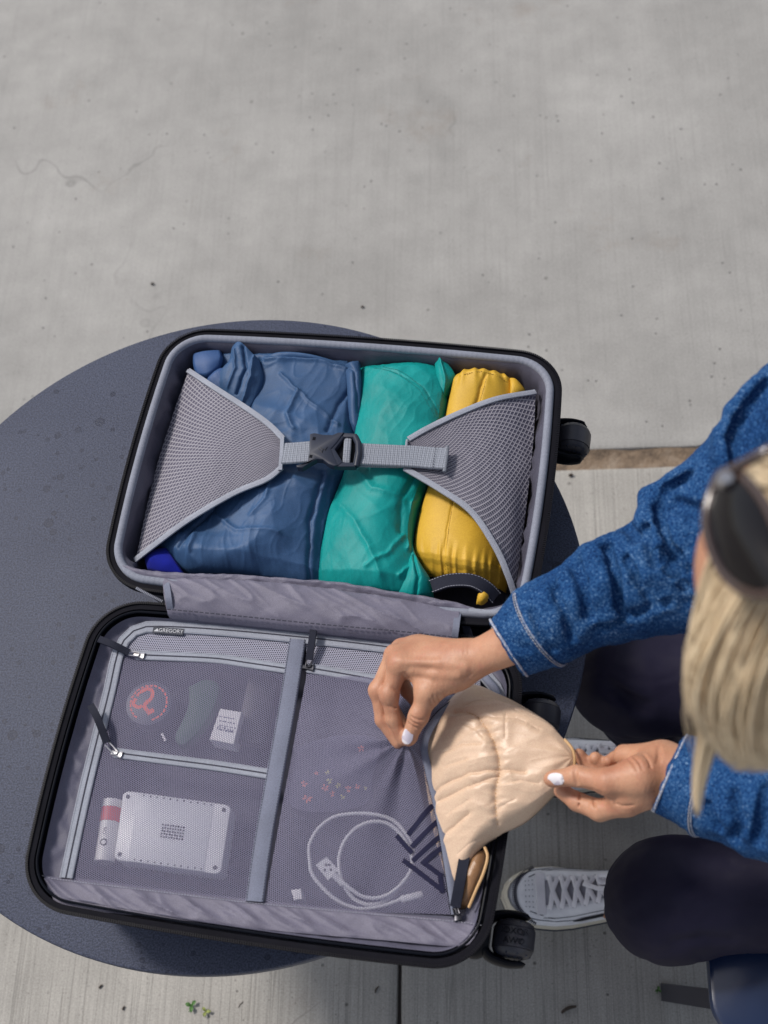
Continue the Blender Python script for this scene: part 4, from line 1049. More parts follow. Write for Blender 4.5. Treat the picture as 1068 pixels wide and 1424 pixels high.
# cable
m_cable = material('white_braided_cable', (.60, .60, .62), .6); k = N(m_cable)
k.color(k.ramp(lattice(k, k.coord('UV'), .0022, (50, -50), 'MULTIPLY'), [(.3, (.50, .50, .54)), (.6, (.85, .85, .87))]))
cab = empty('charging_cable', P(505, 1195, .68), 'coiled white charging cable behind the large net', 'cable')
def cc_(x, y, z=.702): return P(*ecrop(x, y), z)
pth = [cc_(262, 775), cc_(215, 735, .700), cc_(178, 690, .699), cc_(180, 620), cc_(225, 540), cc_(300, 485), cc_(400, 468), cc_(500, 472), cc_(590, 500), cc_(650, 560), cc_(690, 640), cc_(692, 720), cc_(650, 810), cc_(570, 890), cc_(480, 918), cc_(400, 890), cc_(340, 800, .706), cc_(325, 700, .706), cc_(350, 610, .706), cc_(410, 540, .706), cc_(490, 508, .706), cc_(570, 520, .706), cc_(640, 580, .706), cc_(684, 670, .706), cc_(680, 750, .708), cc_(620, 830, .708), cc_(540, 880, .708), cc_(450, 880, .708), cc_(370, 830, .71), cc_(300, 760, .708)]
pth = pth[2:]
mb = MB(); tube(mb, smooth_path(pth, 260), .0022, 10); mb.build('cord', m_cable, cab)
pth2 = [cc_(178, 680), cc_(190, 760), cc_(240, 830), cc_(320, 900), cc_(420, 938), cc_(520, 930), cc_(600, 905), cc_(640, 888)]
mb = MB(); tube(mb, smooth_path(pth2, 90), .0022, 10); mb.build('cord', m_cable, cab)
mb = MB(); prism(mb, [cc_(a, b, .712) for a, b in ((206, 716), (262, 676), (325, 745), (270, 796))], .699, .7085, .0014); pg = mb.build('plug', m_cable, cab, angle=30)
mb = MB()
for a, b in ((262, 722), (285, 745), (255, 748), (278, 722)): q = cc_(a, b, .7087); disc(mb, q, [(.0016, .7083), (.0016, .7089)], 10)
mb.build('plug_mark', m_dk, pg, smooth=False, kind='stuff')
mb = MB(); tube(mb, [cc_(300, 770, .708), cc_(325, 800, .708), cc_(345, 825, .708)], [.004, .003, .0022], 12); mb.build('strain_relief', m_cable, cab)
mb = MB(); tube(mb, [cc_(630, 895, .708), cc_(640, 892, .708), cc_(735, 868, .708), cc_(740, 866, .708)], [.003, .0042, .0042, .003], 14, squash=(1, .7)); mb.build('plug', m_cable, cab, angle=50)
mb = MB(); prism(mb, [P(a, b, .706) for a, b in ((405, 1238), (418, 1236), (421, 1250), (409, 1252))], .676, .7075, .0006)
mb.build('paper_square', m_paper, label='small square white paper tag behind the net left of the cable', cat='tag')
# printed sachet: orange and yellow sprigs on dark cloth
m_sprig = material('coral_sprig', (.50, .14, .10), .6); m_sprig2 = material('olive_sprig', (.36, .34, .10), .6); m_pouch = fabric('dark_pouch_cloth', (.06, .06, .10))
po = empty('printed_pouch', P(465, 1080, .676), 'dark cloth pouch printed with coral sprigs behind the large net', 'pouch')
mb = MB(); prism(mb, smooth_path([P(a, b, .70) for a, b in [(405, 1040), (470, 1022), (530, 1030), (520, 1080), (510, 1120), (440, 1132), (400, 1115), (405, 1040)]], 40)[:-1], .676, .7035, .006); mb.build('body', m_pouch, po)
rs = np.random.RandomState(9)
for (x, y, m_, s) in ((423, 1090, m_sprig, 1), (427, 1110, m_sprig, 1.3), (452, 1095, m_sprig, 1.1), (458, 1086, m_sprig2, .9), (470, 1092, m_sprig2, .8), (484, 1097, m_sprig, 1), (497, 1094, m_sprig, .8), (502, 1041, m_sprig, 1.0), (462, 1104, m_sprig, .8), (455, 1074, m_sprig2, .7), (508, 1096, m_sprig2, .5), (440, 1075, m_sprig, .6), (476, 1108, m_sprig2, .7)):
    mb = MB(); c0 = P(x, y, .7040)
    for i in range(5):
        a = i * 1.257 + rs.rand(); prism(mb, [c0 + np.array([math.cos(a + t), math.sin(a + t), 0]) * r_ * s for t, r_ in ((0, .0005), (-.35, .0030), (0, .0040 + .001 * rs.rand()), (.35, .0030))], .7032, .7042)
    mb.build('printed_sprig', m_, po, smooth=False)

# ============================================================ BEIGE PUFFER JACKET
m_beige = fabric('champagne_nylon', (.66, .475, .34), 0.04, .0007, .38, 0, .10, .5, 8)
m_bronze = fabric('bronze_satin_lining', (.30, .16, .075), .15, .0007, .32, .1, .15, .6, 20)
m_trim = material('tan_trim', (.58, .36, .17), .6)
pj = empty('puffer_jacket', P(680, 1090, .70), 'champagne beige quilted jacket being pulled out of the suitcase', 'jacket')
def bc(x, y, z=.77): return (500 + x / 2.967, 860 + y / 2.967, z)
top_ = [(640, 958, .735), (662, 950, .748), (700, 963, .765), (735, 982, .772), (765, 1003, .778), (788, 1032, .784)]
right_ = [(788, 1032, .784), (798, 1050, .788), (796, 1068, .787), (778, 1092, .782)]
bottom_ = [(628, 1252, .708), (648, 1212, .728), (668, 1176, .745), (695, 1156, .755), (735, 1134, .766), (778, 1092, .782)]
left_ = [(640, 958, .735), (600, 1010, .738), (588, 1045, .732), (594, 1100, .726), (606, 1170, .716), (628, 1252, .708)]
nu, nv = 260, 260
S = coons(px_curve(top_, nu), px_curve(right_, nv), px_curve(bottom_, nu), px_curve(left_, nv), nu, nv)
u, v = UVs(S); S = S.copy(); x, y = S[..., 0], S[..., 1]
dome = np.clip(np.sin(math.pi * np.clip(u * .96 + .04, 0, 1)), 0, 1) ** .45 * np.clip(np.sin(math.pi * v), 0, 1) ** .42
S[..., 2] += .024 * dome
def cr(pts, w, am, pw=1.2, asp=0):
    global S
    d = seg_dist(x + .0010 * fbm(x * 70, y * 70, 3), y + .0010 * fbm(x * 70 + 5, y * 70, 3), [P(*bc(a, b)) for a, b in pts])
    S[..., 2] += am * np.exp(-(d / w) ** pw)
main = [(395, 385), (445, 392), (490, 420), (530, 480), (560, 540), (577, 600), (578, 650), (562, 720), (562, 780), (570, 850)]
cr(main, .0042, -.0055)
seams = [[(300, 690), (330, 672), (450, 645), (578, 640), (680, 655)], [(320, 725), (400, 705), (500, 685), (575, 665)], [(330, 860), (400, 825), (450, 795)], [(360, 780), (450, 745)], [(400, 390), (440, 360), (480, 345), (540, 352)],
         [(490, 420), (560, 432), (640, 440), (680, 452)], [(520, 330), (600, 345), (680, 385)], [(600, 520), (605, 420)], [(640, 400), (700, 420), (790, 455)], [(400, 940), (470, 900), (520, 880)], [(640, 350), (720, 400), (800, 445)],
         [(345, 545), (430, 525), (500, 535)], [(350, 600), (440, 590)], [(580, 700), (660, 690), (740, 700)], [(800, 690), (845, 700)], [(575, 780), (640, 760)], [(700, 470), (740, 490)], [(420, 440), (470, 470), (510, 510)]]
for i, s_ in enumerate(seams):
    cr(s_, .0018 if i > 2 else .0030, -.0014 if i > 2 else -.0042, 1.0)
    cr([(a + 4, b + 16) for a, b in s_], .0060, .0012, 2)
# little puckers across the main seam and fanning folds near the ends
dm = seg_dist(x, y, [P(*bc(a, b)) for a, b in main])
ang = np.arctan2(y - P(796, 1058, .78)[1], x - P(796, 1058, .78)[0]); dh = np.hypot(y - P(796, 1058, .78)[1], x - P(796, 1058, .78)[0])
S[..., 2] += .0009 * np.sin(y * 620 + 3 * perlin(x * 60, y * 60, 2)) * np.exp(-(dm / .010) ** 2) * .7
S[..., 2] += .0010 * np.sin(ang * 11 + 2 * perlin(x * 20, y * 20, 3)) * np.exp(-dh / .035) * np.clip(dh / .02, 0, 1)
S[..., 2] += .0010 * (ridge(x * 12 + y * 4, y * 30, 4, 3) - .4) * dome + .0026 * fbm(x * 12, y * 20, 7, 2) * dome + .0030 * (crumple(x, y * 1.4, 61, 19.0) - .35) * dome
S[..., 2] -= .014 * (np.clip(1 - v * 9, 0, 1) ** 2 * np.clip(u * 3, 0, 1) + np.clip(1 - (1 - v) * 10, 0, 1) ** 2 * np.clip(u * 3, 0, 1))
uvq = grid_uv(S).reshape(-1, 2); mb = MB(); mb.add(S.reshape(-1, 3), grid_faces(nu, nv, flip=True), uvq)
B_ = S.copy(); B_[..., 2] = np.minimum(S[..., 2] - .012, .5 * S[..., 2] + .5 * (.70 + .05 * u)) - .012 * dome
B_[0] = S[0]; B_[-1] = S[-1]; B_[:, 0] = S[:, 0]; B_[:, -1] = S[:, -1]
zmin = .738 * np.clip((x - P(690, 1100, .74)[0]) * 60 + 1, 0, 1)
B_[..., 2] = np.minimum(S[..., 2] - .0005, np.maximum(B_[..., 2], zmin))
mb.add(B_.reshape(-1, 3), grid_faces(nu, nv), uvq); mb.build('quilted_shell', m_beige, pj, angle=0)
PS = S
zs = sampler(S[::2, ::2])
q = resample([P(*bc(a, b)) for a, b in main[1:]], step=.0036); mb = MB()
tq = np.gradient(q, axis=0)
for a, d in zip(q, tq):
    a = a.copy(); a[2] = zs(a[0], a[1]) + .0004; d = d / np.linalg.norm(d); nn = np.cross((0, 0, 1.0), d); nn /= np.linalg.norm(nn)
    box(mb, a, (.0011, .0003, .0003), np.array([d, nn, np.cross(d, nn)]))
mb.build('stitching', m_trim, pj, smooth=False, kind='stuff')
cloth('satin_lining', [(650, 1196, .722), (664, 1184, .730), (676, 1180, .728)], [(676, 1180, .728), (676, 1205, .726), (664, 1235, .722), (652, 1262, .712)], [(630, 1262, .702), (640, 1264, .706), (652, 1262, .712)], [(650, 1196, .722), (640, 1220, .716), (630, 1262, .702)], 60, 80, m_bronze, .010, .5, .4, 51, .0035, (16, 5), R(20), (), .004, pj)
mb = MB(); tube(mb, px_curve([(674, 1178, .738), (678, 1192, .740), (672, 1215, .737), (662, 1238, .731), (652, 1262, .722)], 30), .0017, 8); mb.build('edge_trim', m_trim, pj)
mb = MB(); tube(mb, px_curve([(785, 1028, .800), (795, 1040, .802), (799, 1052, .800), (799, 1066, .794)], 20), .0016, 8); mb.build('edge_trim', m_trim, pj)
# ============================================================ SCULPTING IN A DISTANCE FIELD
import openvdb as vdb
class Sculpt:
    def __init__(s, lo, hi, h):
        s.lo = np.array(lo, float); s.h = h; s.n = np.ceil((np.array(hi) - s.lo) / h).astype(int) + 1
        s.d = np.full(s.n, .05, np.float32)
    def win(s, pts, r):
        p = np.atleast_2d(pts); a = np.floor((p.min(0) - r - s.lo) / s.h).astype(int); b = np.ceil((p.max(0) + r - s.lo) / s.h).astype(int) + 1
        a = np.clip(a, 0, s.n); b = np.clip(b, 0, s.n)
        sl = tuple(slice(i, j) for i, j in zip(a, b))
        g = [s.lo[k] + s.h * np.arange(a[k], b[k]) for k in range(3)]
        return sl, g[0][:, None, None], g[1][None, :, None], g[2][None, None, :]
    @staticmethod
    def smin(a, b, k):
        if k <= 0: return np.minimum(a, b)
        h = np.clip(.5 + .5 * (b - a) / k, 0, 1); return b + (a - b) * h - k * h * (1 - h)
    def put(s, sl, d, k, sub):
        if sub: s.d[sl] = -s.smin(-s.d[sl], d, k)
        else: s.d[sl] = s.smin(s.d[sl], d, k)
    def cone(s, a, b, ra, rb=None, k=.006, sub=False, flat=None):
        """round cone from a to b; flat = (axis, factor) squashes it along an axis"""
        a = np.array(a, float); b = np.array(b, float); rb = ra if rb is None else rb
        sl, X, Y, Z = s.win([a, b], max(ra, rb) + k * 2 + .012)
        ab = b - a; L = ab @ ab + 1e-12
        px, py, pz = X - a[0], Y - a[1], Z - a[2]
        t = np.clip((px * ab[0] + py * ab[1] + pz * ab[2]) / L, 0, 1)
        qx, qy, qz = px - t * ab[0], py - t * ab[1], pz - t * ab[2]
        l2 = qx * qx + qy * qy + qz * qz
        if flat is not None:
            ax, f = np.array(flat[0], float), flat[1]; ax = ax / np.linalg.norm(ax)
            c = qx * ax[0] + qy * ax[1] + qz * ax[2]; l2 = l2 + c * c * (1 / f ** 2 - 1)
        s.put(sl, (np.sqrt(l2) - (ra + (rb - ra) * t)).astype(np.float32), k, sub); return s
    def chain(s, pts, rad, k=.006, **kw):
        for i in range(len(pts) - 1): s.cone(pts[i], pts[i + 1], rad[i], rad[i + 1], k, **kw)
        return s
    def ell(s, c, ax, r, k=.01, sub=False):
        ax = np.asarray(ax, float); c = np.asarray(c, float); r = np.asarray(r, float)
        sl, X, Y, Z = s.win([c], r.max() + k * 2 + .01); q = []
        for i in range(3): q.append(((X - c[0]) * ax[i][0] + (Y - c[1]) * ax[i][1] + (Z - c[2]) * ax[i][2]))
        k0 = np.sqrt(sum((q[i] / r[i]) ** 2 for i in range(3))); k1 = np.sqrt(sum((q[i] / r[i] ** 2) ** 2 for i in range(3))) + 1e-6
        s.put(sl, (k0 * (k0 - 1) / k1).astype(np.float32), k, sub); return s
    def cut(s, p, n):
        """remove everything on the side n points to, near p only"""
        sl, X, Y, Z = s.win([p], .09); n = np.array(n, float); n /= np.linalg.norm(n)
        d = -((X - p[0]) * n[0] + (Y - p[1]) * n[1] + (Z - p[2]) * n[2])
        r = np.sqrt((X - p[0]) ** 2 + (Y - p[1]) ** 2 + (Z - p[2]) ** 2) - .085
        s.d[sl] = np.maximum(s.d[sl], np.minimum(-d, -r).astype(np.float32)); return s
    def at(s, p):
        q = (np.atleast_2d(p) - s.lo) / s.h; i = np.clip(np.floor(q).astype(int), 0, s.n - 2); f = np.clip(q - i, 0, 1); o = 0
        for dx in (0, 1):
            for dy in (0, 1):
                for dz in (0, 1):
                    w = (f[:, 0] if dx else 1 - f[:, 0]) * (f[:, 1] if dy else 1 - f[:, 1]) * (f[:, 2] if dz else 1 - f[:, 2])
                    o = o + w * s.d[i[:, 0] + dx, i[:, 1] + dy, i[:, 2] + dz]
        return o
    def hit(s, px, py, z0=None):
        """surface point that the photograph shows at a pixel"""
        d = BR * ((px - 534) / 1700) - BU * ((py - 890) / 1700) + BF; d /= np.linalg.norm(d)
        ts = np.linspace(.3, 2.1, 1200); q = np.array([0, 0, CAM_H]) + ts[:, None] * d
        ins = np.all((q > s.lo) & (q < s.lo + s.h * (s.n - 1)), axis=1)
        v = np.where(ins, s.at(q), .05); i = np.argmax(v < 0)
        if v[i] >= 0: i = np.argmin(v)
        return q[i]
    def ring(s, c, ax, n=48, rmax=.12):
        """closed loop where the surface is cut by the plane through c"""
        ax = np.array(ax, float); ax /= np.linalg.norm(ax); a = np.cross(ax, (0, 0, 1.0)); a /= np.linalg.norm(a); b = np.cross(ax, a); out = []
        rs = np.linspace(.004, rmax, 160)
        for t in np.linspace(0, 2 * math.pi, n, endpoint=False):
            q = np.array(c) + rs[:, None] * (math.cos(t) * a + math.sin(t) * b); v = s.at(q); i0 = int(np.argmax(v < 0)) if np.any(v < 0) else 0; w = v[i0:] > 0; i = i0 + int(np.argmax(w)) if np.any(w) else 50
            out.append(q[max(i, 1)])
        return np.array(out)
    def mesh(s):
        g = vdb.FloatGrid(background=.05); g.copyFromArray(s.d)
        p, t, q = g.convertToPolygons(isovalue=0.0, adaptivity=0.0)
        p = np.asarray(p, float) * s.h + s.lo
        return p, [tuple(f[::-1]) for f in t.tolist()] + [tuple(f[::-1]) for f in q.tolist()]
def relax(V, F, it=2, lam=.5):
    E = np.array([(f[i], f[(i + 1) % len(f)]) for f in F for i in range(len(f))]); n = len(V)
    deg = np.bincount(E[:, 0], minlength=n) + np.bincount(E[:, 1], minlength=n)
    for _ in range(it):
        A = np.stack([np.bincount(E[:, 0], V[E[:, 1], k], n) + np.bincount(E[:, 1], V[E[:, 0], k], n) for k in range(3)], 1) / np.maximum(deg, 1)[:, None]
        V = V + lam * (A - V)
    return V
def vnormals(V, F):
    Q = np.array([f if len(f) == 4 else (f[0], f[1], f[2], f[2]) for f in F])
    nn = np.cross(V[Q[:, 2]] - V[Q[:, 0]], V[Q[:, 3]] - V[Q[:, 1]])
    tri = Q[:, 2] == Q[:, 3]
    if tri.any(): nn[tri] = np.cross(V[Q[tri, 1]] - V[Q[tri, 0]], V[Q[tri, 2]] - V[Q[tri, 0]])
    N_ = np.stack([sum(np.bincount(Q[:, j], nn[:, k], len(V)) for j in range(4)) for k in range(3)], 1)
    return N_ / (np.linalg.norm(N_, axis=1)[:, None] + 1e-12)

# ============================================================ THE WOMAN
m_skin = material('tanned_skin', (.52, .285, .17), .48, spec=.4, sub=.12); k = N(m_skin); ob = k.coord('Object')
c = k.ramp(k.noise(ob, 26, 3, .6), [(.3, (.42, .19, .115)), (.7, (.54, .29, .18))])
c = k.mix(.22, c, k.ramp(k.noise(ob, 900, 2), [(.3, .3), (.7, .75)]), 'OVERLAY')
c = k.mix(k.math('MULTIPLY', k.ramp(k.noise(ob, 60, 2), [(.62, 0.0), (.72, 1.0)]), .35), c, (.50, .19, .13)); k.color(c)
fine = k.vor(ob, 750, 'DISTANCE_TO_EDGE'); wr = k.noise(k.coord('Object', (260, 90, 200), (0, 0, .5)), 1.0, 3, .6, .4)
k.normal(k.bump(wr, .5, .0014, k.bump(fine, .15, .0004)))
m_nail = material('lilac_white_nail_polish', (.66, .60, .64), .12, coat=.7); k = N(m_nail)
sw = k.noise(k.coord('Object'), 75, 0, .5, .8); k.color(k.ramp(sw, [(.40, (.55, .50, .58)), (.47, (.74, .70, .73)), (1.0, (.76, .72, .74))]))
m_leg = material('dark_navy_leggings', (.012, .012, .028), .55, spec=.12); k = N(m_leg); ob = k.coord('Object')
k.color(k.ramp(k.noise(ob, 14, 4), [(.3, (.013, .0115, .027)), (.7, (.020, .018, .038))]))
k.normal(k.bump(k.noise(ob, 1500, 1), .15, .0003, k.bump(k.noise(ob, 22, 3), .12, .004)))
m_denim = material('mid_blue_denim', (.02, .11, .36), .9, spec=.1); k = N(m_denim); ob = k.coord('Object')
sp = k.noise(k.coord('Object', (1, 1, 1), (.4, .3, .7)), 430, 3, .7, .3); sp2 = k.noise(k.coord('Object', (330, 900, 600), (.2, .5, .6)), 1.0, 2, .6); big = k.noise(ob, 17, 3, .6)
s_ = k.math('ADD', k.math('MULTIPLY', sp, .6), k.math('ADD', k.math('MULTIPLY', sp2, .3), k.math('MULTIPLY', big, .22)))
k.color(k.ramp(s_, [(.42, (.004, .016, .060)), (.53, (.008, .042, .140)), (.62, (.026, .092, .23)), (.76, (.22, .33, .48))]))
k.normal(k.bump(s_, .35, .0010, k.bump(k.noise(ob, 60, 3), .15, .003)))
m_hem = material('worn_denim_edge', (.42, .44, .50), .85); k = N(m_hem); k.color(k.ramp(k.noise(k.coord('Object'), 320, 3, .7), [(.38, (.10, .17, .33)), (.58, (.50, .50, .54))]))
m_thread = material('pale_denim_thread', (.42, .42, .46), .8)

KL, KR = P(925, 1252, .485), P(872, 945, .485)
AL, AR = P(908, 1252, .085), P(900, 1066, .085)
HIPL, HIPR = np.array([.56, .36, .53]), np.array([.56, .58, .53])
SHR, SHL = P(1128, 590, 1.04), P(1240, 1010, 1.04)
ELR, WRR = P(950, 795, .93), P(655, 919, .832)
ELL, WRL = P(1165, 1130, .93), P(925, 1073, .838)
NECK = np.array([.37, .49, 1.11]); HEAD = P(1180, 800, 1.325)
hf = np.array([-.74, -.16, -.55]); hf /= np.linalg.norm(hf)      # where the face looks
hu = np.array([-.45, .02, .89]); hu -= hf * (hu @ hf); hu /= np.linalg.norm(hu); hr = np.cross(hf, hu)
woman = empty('person', (.45, .47, 0), 'seated woman in a blue denim jacket and dark leggings reaching into the suitcase', 'person')

# body: coarse field for head, trunk and limbs
B = Sculpt((-.02, .02, .02), (.80, .95, 1.50), .0055)
B.chain([HIPL, KL, AL + (.005, 0, .03)], [.082, .060, .036], .02); B.chain([HIPR, KR, AR + (.005, 0, .03)], [.082, .060, .036], .02)
B.chain([AL + (.005, 0, .03), AL + (-.06, 0, -.035)], [.034, .026], .02); B.chain([AR + (.005, 0, .03), AR + (-.06, 0, -.035)], [.034, .026], .02)
B.cone((.57, .47, .55), (.44, .50, .98), .085, .085, .04); B.cone(SHL + (.04, .03, -.03), SHR + (.04, -.03, -.03), .045, .045, .03)
B.chain([SHR, ELR, P(715, 893, .862)], [.044, .036, .0235], .02); B.chain([SHL, ELL, P(985, 1088, .857)], [.044, .036, .025], .02)
B.cone(NECK, HEAD - hu * .05, .052, .050, .02)
B.ell(HEAD + hu * .022 - hf * .012, (hf, hr, hu), (.098, .078, .092), .01)
B.ell(HEAD + hf * .030 - hu * .045, (hf, hr, hu), (.062, .060, .075), .03)
B.ell(HEAD + hf * .072 - hu * .098, (hf, hr, hu), (.022, .026, .018), .02)
B.cone(HEAD + hf * .088 + hu * .005, HEAD + hf * .112 - hu * .032, .007, .011, .012)
for s in (-1, 1):
    B.ell(HEAD + hf * .090 + hr * s * .032 + hu * .006, (hf, hr, hu), (.014, .017, .012), .012, True)
    B.ell(HEAD + hr * s * .079 - hu * .012 - hf * .004, (hf, hr, hu), (.017, .007, .030), .006)
B.ell(HEAD + hf * .092 - hu * .060, (hf, hr, hu), (.012, .024, .008), .008)
bv, bf = B.mesh(); bv = relax(bv, bf, 2)

# hands: fine fields
def hand_field(lo, hi): return Sculpt(lo, hi, .00125)
def pts_(L): return [P(*q) for q in L]
allR = pts_([(510, 860, .80), (760, 1060, .80), (510, 1060, .73), (760, 840, .91)]); 
Hn = hand_field(np.min(allR, 0) - (.02, .02, .0), np.max(allR, 0) + (.02, .02, .0))
kf = .0035
W = WRR; up_ = np.array([-.25, .25, .9])
Hn.cone(W, P(735, 883, .872), .0205, .0265, .01, flat=(up_, .86)); 
mcpR = pts_([(556, 924, .822), (549, 911, .812), (558, 902, .799), (573, 899, .788)])
for q, r0, r1 in zip(mcpR, (.0165, .016, .0155, .0145), (.0125, .0122, .0115, .0105)): Hn.cone(W + (q - W) * .10, q, r0, r1, .012)
Hn.cone(W + (mcpR[0] - W) * .2, W + (mcpR[3] - W) * .85, .017, .013, .015)
TH = pts_([(632, 935, .822), (596, 963, .815), (582, 996, .803), (569, 1025, .785)])
Hn.chain([W] + TH[:2], [.017, .0175, .0128], .014); Hn.chain(TH[1:], [.0122, .0104, .0088], .006); Hn.cone(TH[3], TH[3] + (TH[3] - TH[2]) * .12, .0085, .0075, .003)
Hn.cone(TH[1] + (0, .006, 0), mcpR[0] + (.010, -.002, -.004), .0085, .0085, .012)
fing = [[(556, 924, .822), (541, 966, .806), (547, 1000, .789), (560, 1029, .774)], [(549, 911, .812), (526, 960, .792), (532, 1001, .776), (553, 1033, .765)],
        [(558, 902, .799), (537, 945, .778), (545, 985, .763), (562, 1010, .758)], [(573, 899, .788), (556, 932, .770), (566, 962, .760), (580, 980, .756)]]
for F_, rr in zip(fing, ((.0112, .0092, .0082, .0070), (.0110, .0092, .0082, .0068), (.0105, .0088, .0078, .0066), (.0095, .0078, .0070, .006))):
    f4 = Sculpt(Hn.lo, Hn.lo + Hn.h * (Hn.n - 1), Hn.h); f4.chain(pts_(F_), rr, .004); f4.ell(P(*F_[1]), np.eye(3), (rr[1] * 1.12,) * 3, .006); Hn.d = Hn.smin(Hn.d, f4.d[:Hn.n[0], :Hn.n[1], :Hn.n[2]], kf)
# knuckle, tendons, skin folds
Hn.ell(TH[1] + (0, 0, .002), np.eye(3), (.0128,) * 3, .01); Hn.ell(mcpR[0] + (0, 0, .003), np.eye(3), (.0118,) * 3, .01)
def groove(S_, pts, r=.0009, k=.0016, depth=.0006, lift=0.0):
    q = [S_.hit(a, b) for a, b in pts]; q = [p - (p - np.array([0, 0, CAM_H])) / np.linalg.norm(p - np.array([0, 0, CAM_H])) * (r - depth) for p in q]
    for a, b in zip(q[:-1], q[1:]):
        if np.linalg.norm(a - b) < .05: S_.cone(a, b, r, r, k, sub=True)
def hc(x, y): return (510 + x / 5.086, 880 + y / 5.086)
for ln in ([(300, 610), (340, 640), (385, 650)], [(310, 590), (350, 612), (400, 615)], [(300, 640), (340, 668), (380, 672)], [(450, 470), (455, 500), (475, 515)], [(500, 440), (512, 470), (520, 490)], [(550, 420), (560, 450), (570, 475)], [(470, 440), (480, 475), (495, 500)],
           [(600, 410), (610, 440), (612, 460)], [(180, 385), (215, 410), (245, 430)], [(160, 520), (200, 528), (240, 518)], [(245, 290), (275, 330), (310, 370)], [(265, 280), (300, 320), (325, 345)], [(640, 400), (655, 430)], [(690, 340), (720, 300), (740, 290)]):
    groove(Hn, [hc(a, b) for a, b in ln], .0010, .0018, .0008)
for ln in ([(700, 240), (520, 210), (250, 200)], [(650, 290), (480, 290), (330, 260)]):     # tendons
    q = [Hn.hit(*hc(a, b)) for a, b in ln]
    for a, b in zip(q[:-1], q[1:]): Hn.cone(a - (0, 0, .0022), b - (0, 0, .0022), .0028, .0028, .006)
rv, rf = Hn.mesh(); rv = relax(rv, rf, 2)
RH = Hn
allL = pts_([(745, 1000, .82), (1010, 1165, .82), (745, 1165, .76), (1010, 1010, .90)])
Hn = hand_field(np.min(allL, 0) - (.02, .02, 0), np.max(allL, 0) + (.02, .02, 0))
W = WRL
Hn.cone(W + (0, .004, 0), P(1000, 1094, .862), .0275, .029, .01, flat=((0, 0, 1), .76))
TH = pts_([(890, 1080, .847), (846, 1087, .842), (802, 1079, .829), (770, 1083, .818)])
Hn.chain([W] + TH[:2], [.020, .0195, .0140], .012); Hn.chain(TH[1:], [.0130, .0104, .0088], .006); Hn.cone(TH[3], TH[3] + (TH[3] - TH[2]) * .15, .0085, .0072, .003)
mcpL = pts_([(872, 1117, .822), (880, 1095, .800), (890, 1070, .796), (898, 1052, .806)])
for q, r0, r1 in zip(mcpL, (.018, .017, .017, .017), (.0130, .0120, .0115, .0110)): Hn.cone(W + (q - W) * .05, q, r0, r1, .012)
Hn.cone(P(918, 1056, .832), P(868, 1050, .812), .0165, .0115, .012); Hn.cone(P(905, 1100, .832), P(862, 1112, .822), .017, .014, .012)
fing = [[(872, 1117, .822), (834, 1127, .806), (803, 1115, .796), (781, 1100, .793)], [(880, 1095, .800), (846, 1090, .782), (819, 1068, .780), (805, 1050, .788)],
        [(890, 1070, .796), (862, 1075, .784), (840, 1065, .784), (828, 1054, .792)], [(898, 1052, .806), (872, 1052, .796), (856, 1054, .792), (846, 1058, .795)]]
for F_, rr in zip(fing, ((.0128, .0112, .0098, .0082), (.0108, .0094, .0084, .0072), (.0105, .0090, .0080, .0068), (.0098, .0080, .0070, .006))):
    f4 = Sculpt(Hn.lo, Hn.lo + Hn.h * (Hn.n - 1), Hn.h); f4.chain(pts_(F_), rr, .004); Hn.d = Hn.smin(Hn.d, f4.d[:Hn.n[0], :Hn.n[1], :Hn.n[2]], kf)
def lc(x, y): return (740 + x / 4.855, 1010 + y / 4.855)
for ln in ([(280, 300), (288, 345), (302, 395)], [(295, 295), (302, 340), (318, 390)], [(322, 430), (325, 480), (318, 540)], [(420, 440), (416, 490), (425, 545)], [(330, 410), (400, 425), (470, 450)], [(690, 210), (720, 240), (745, 290)], [(650, 220), (690, 260), (710, 300)], [(750, 190), (790, 240), (800, 280)],
           [(440, 280), (520, 240), (700, 205)], [(845, 150), (852, 210), (840, 250)], [(860, 140), (872, 200), (862, 250)], [(450, 450), (520, 480), (560, 500)], [(560, 520), (620, 540), (680, 530)]):
    groove(Hn, [lc(a, b) for a, b in ln], .0010, .0018, .0008)
lv, lf = Hn.mesh(); lv = relax(lv, lf, 2)
LH = Hn
mb = MB(); mb.add(bv, bf); mb.add(rv, rf); mb.add(lv, lf); mb.build('body', m_skin, woman, angle=0)
# nails
def nail(S_, px, py, ang, L, Wd, bend=.35, lift=.0007):
    c0 = S_.hit(px, py); q = [S_.hit(px + dx, py + dy) for dx, dy in ((4, 0), (-4, 0), (0, 4), (0, -4))]
    nn = np.cross(q[0] - q[1], q[3] - q[2]); nn /= np.linalg.norm(nn)
    t = BR * math.cos(ang) - BU * math.sin(ang); t -= nn * (t @ nn); t /= np.linalg.norm(t); b = np.cross(nn, t)
    mb = MB(); V = []; U = []
    nu_, nv_ = 15, 13
    for j in range(nv_):
        for i in range(nu_):
            s_, w_ = -1 + 2 * i / (nu_ - 1), -1 + 2 * j / (nv_ - 1)
            # square to disc
            x_, y_ = s_ * math.sqrt(1 - w_ * w_ * .42), w_ * math.sqrt(1 - s_ * s_ * .42)
            V.append(c0 + t * x_ * L / 2 + b * y_ * Wd / 2 + nn * (lift + .0010 - (y_ ** 2) * Wd * bend * .5 - .0012 * max(0, x_) ** 2 - .0016 * (x_ < -.85)))
            U.append((x_ * L, y_ * Wd))
    mb.add(V, grid_faces(nu_, nv_), U); V2 = [p - nn * .0012 for p in V]; mb.add(V2, grid_faces(nu_, nv_, flip=True), U)
    mb.build('nail', m_nail, woman, angle=60)
nail(RH, 566.5, 1024, R(112), .0180, .0128); nail(LH, 773, 1083.5, R(176), .0185, .0125)
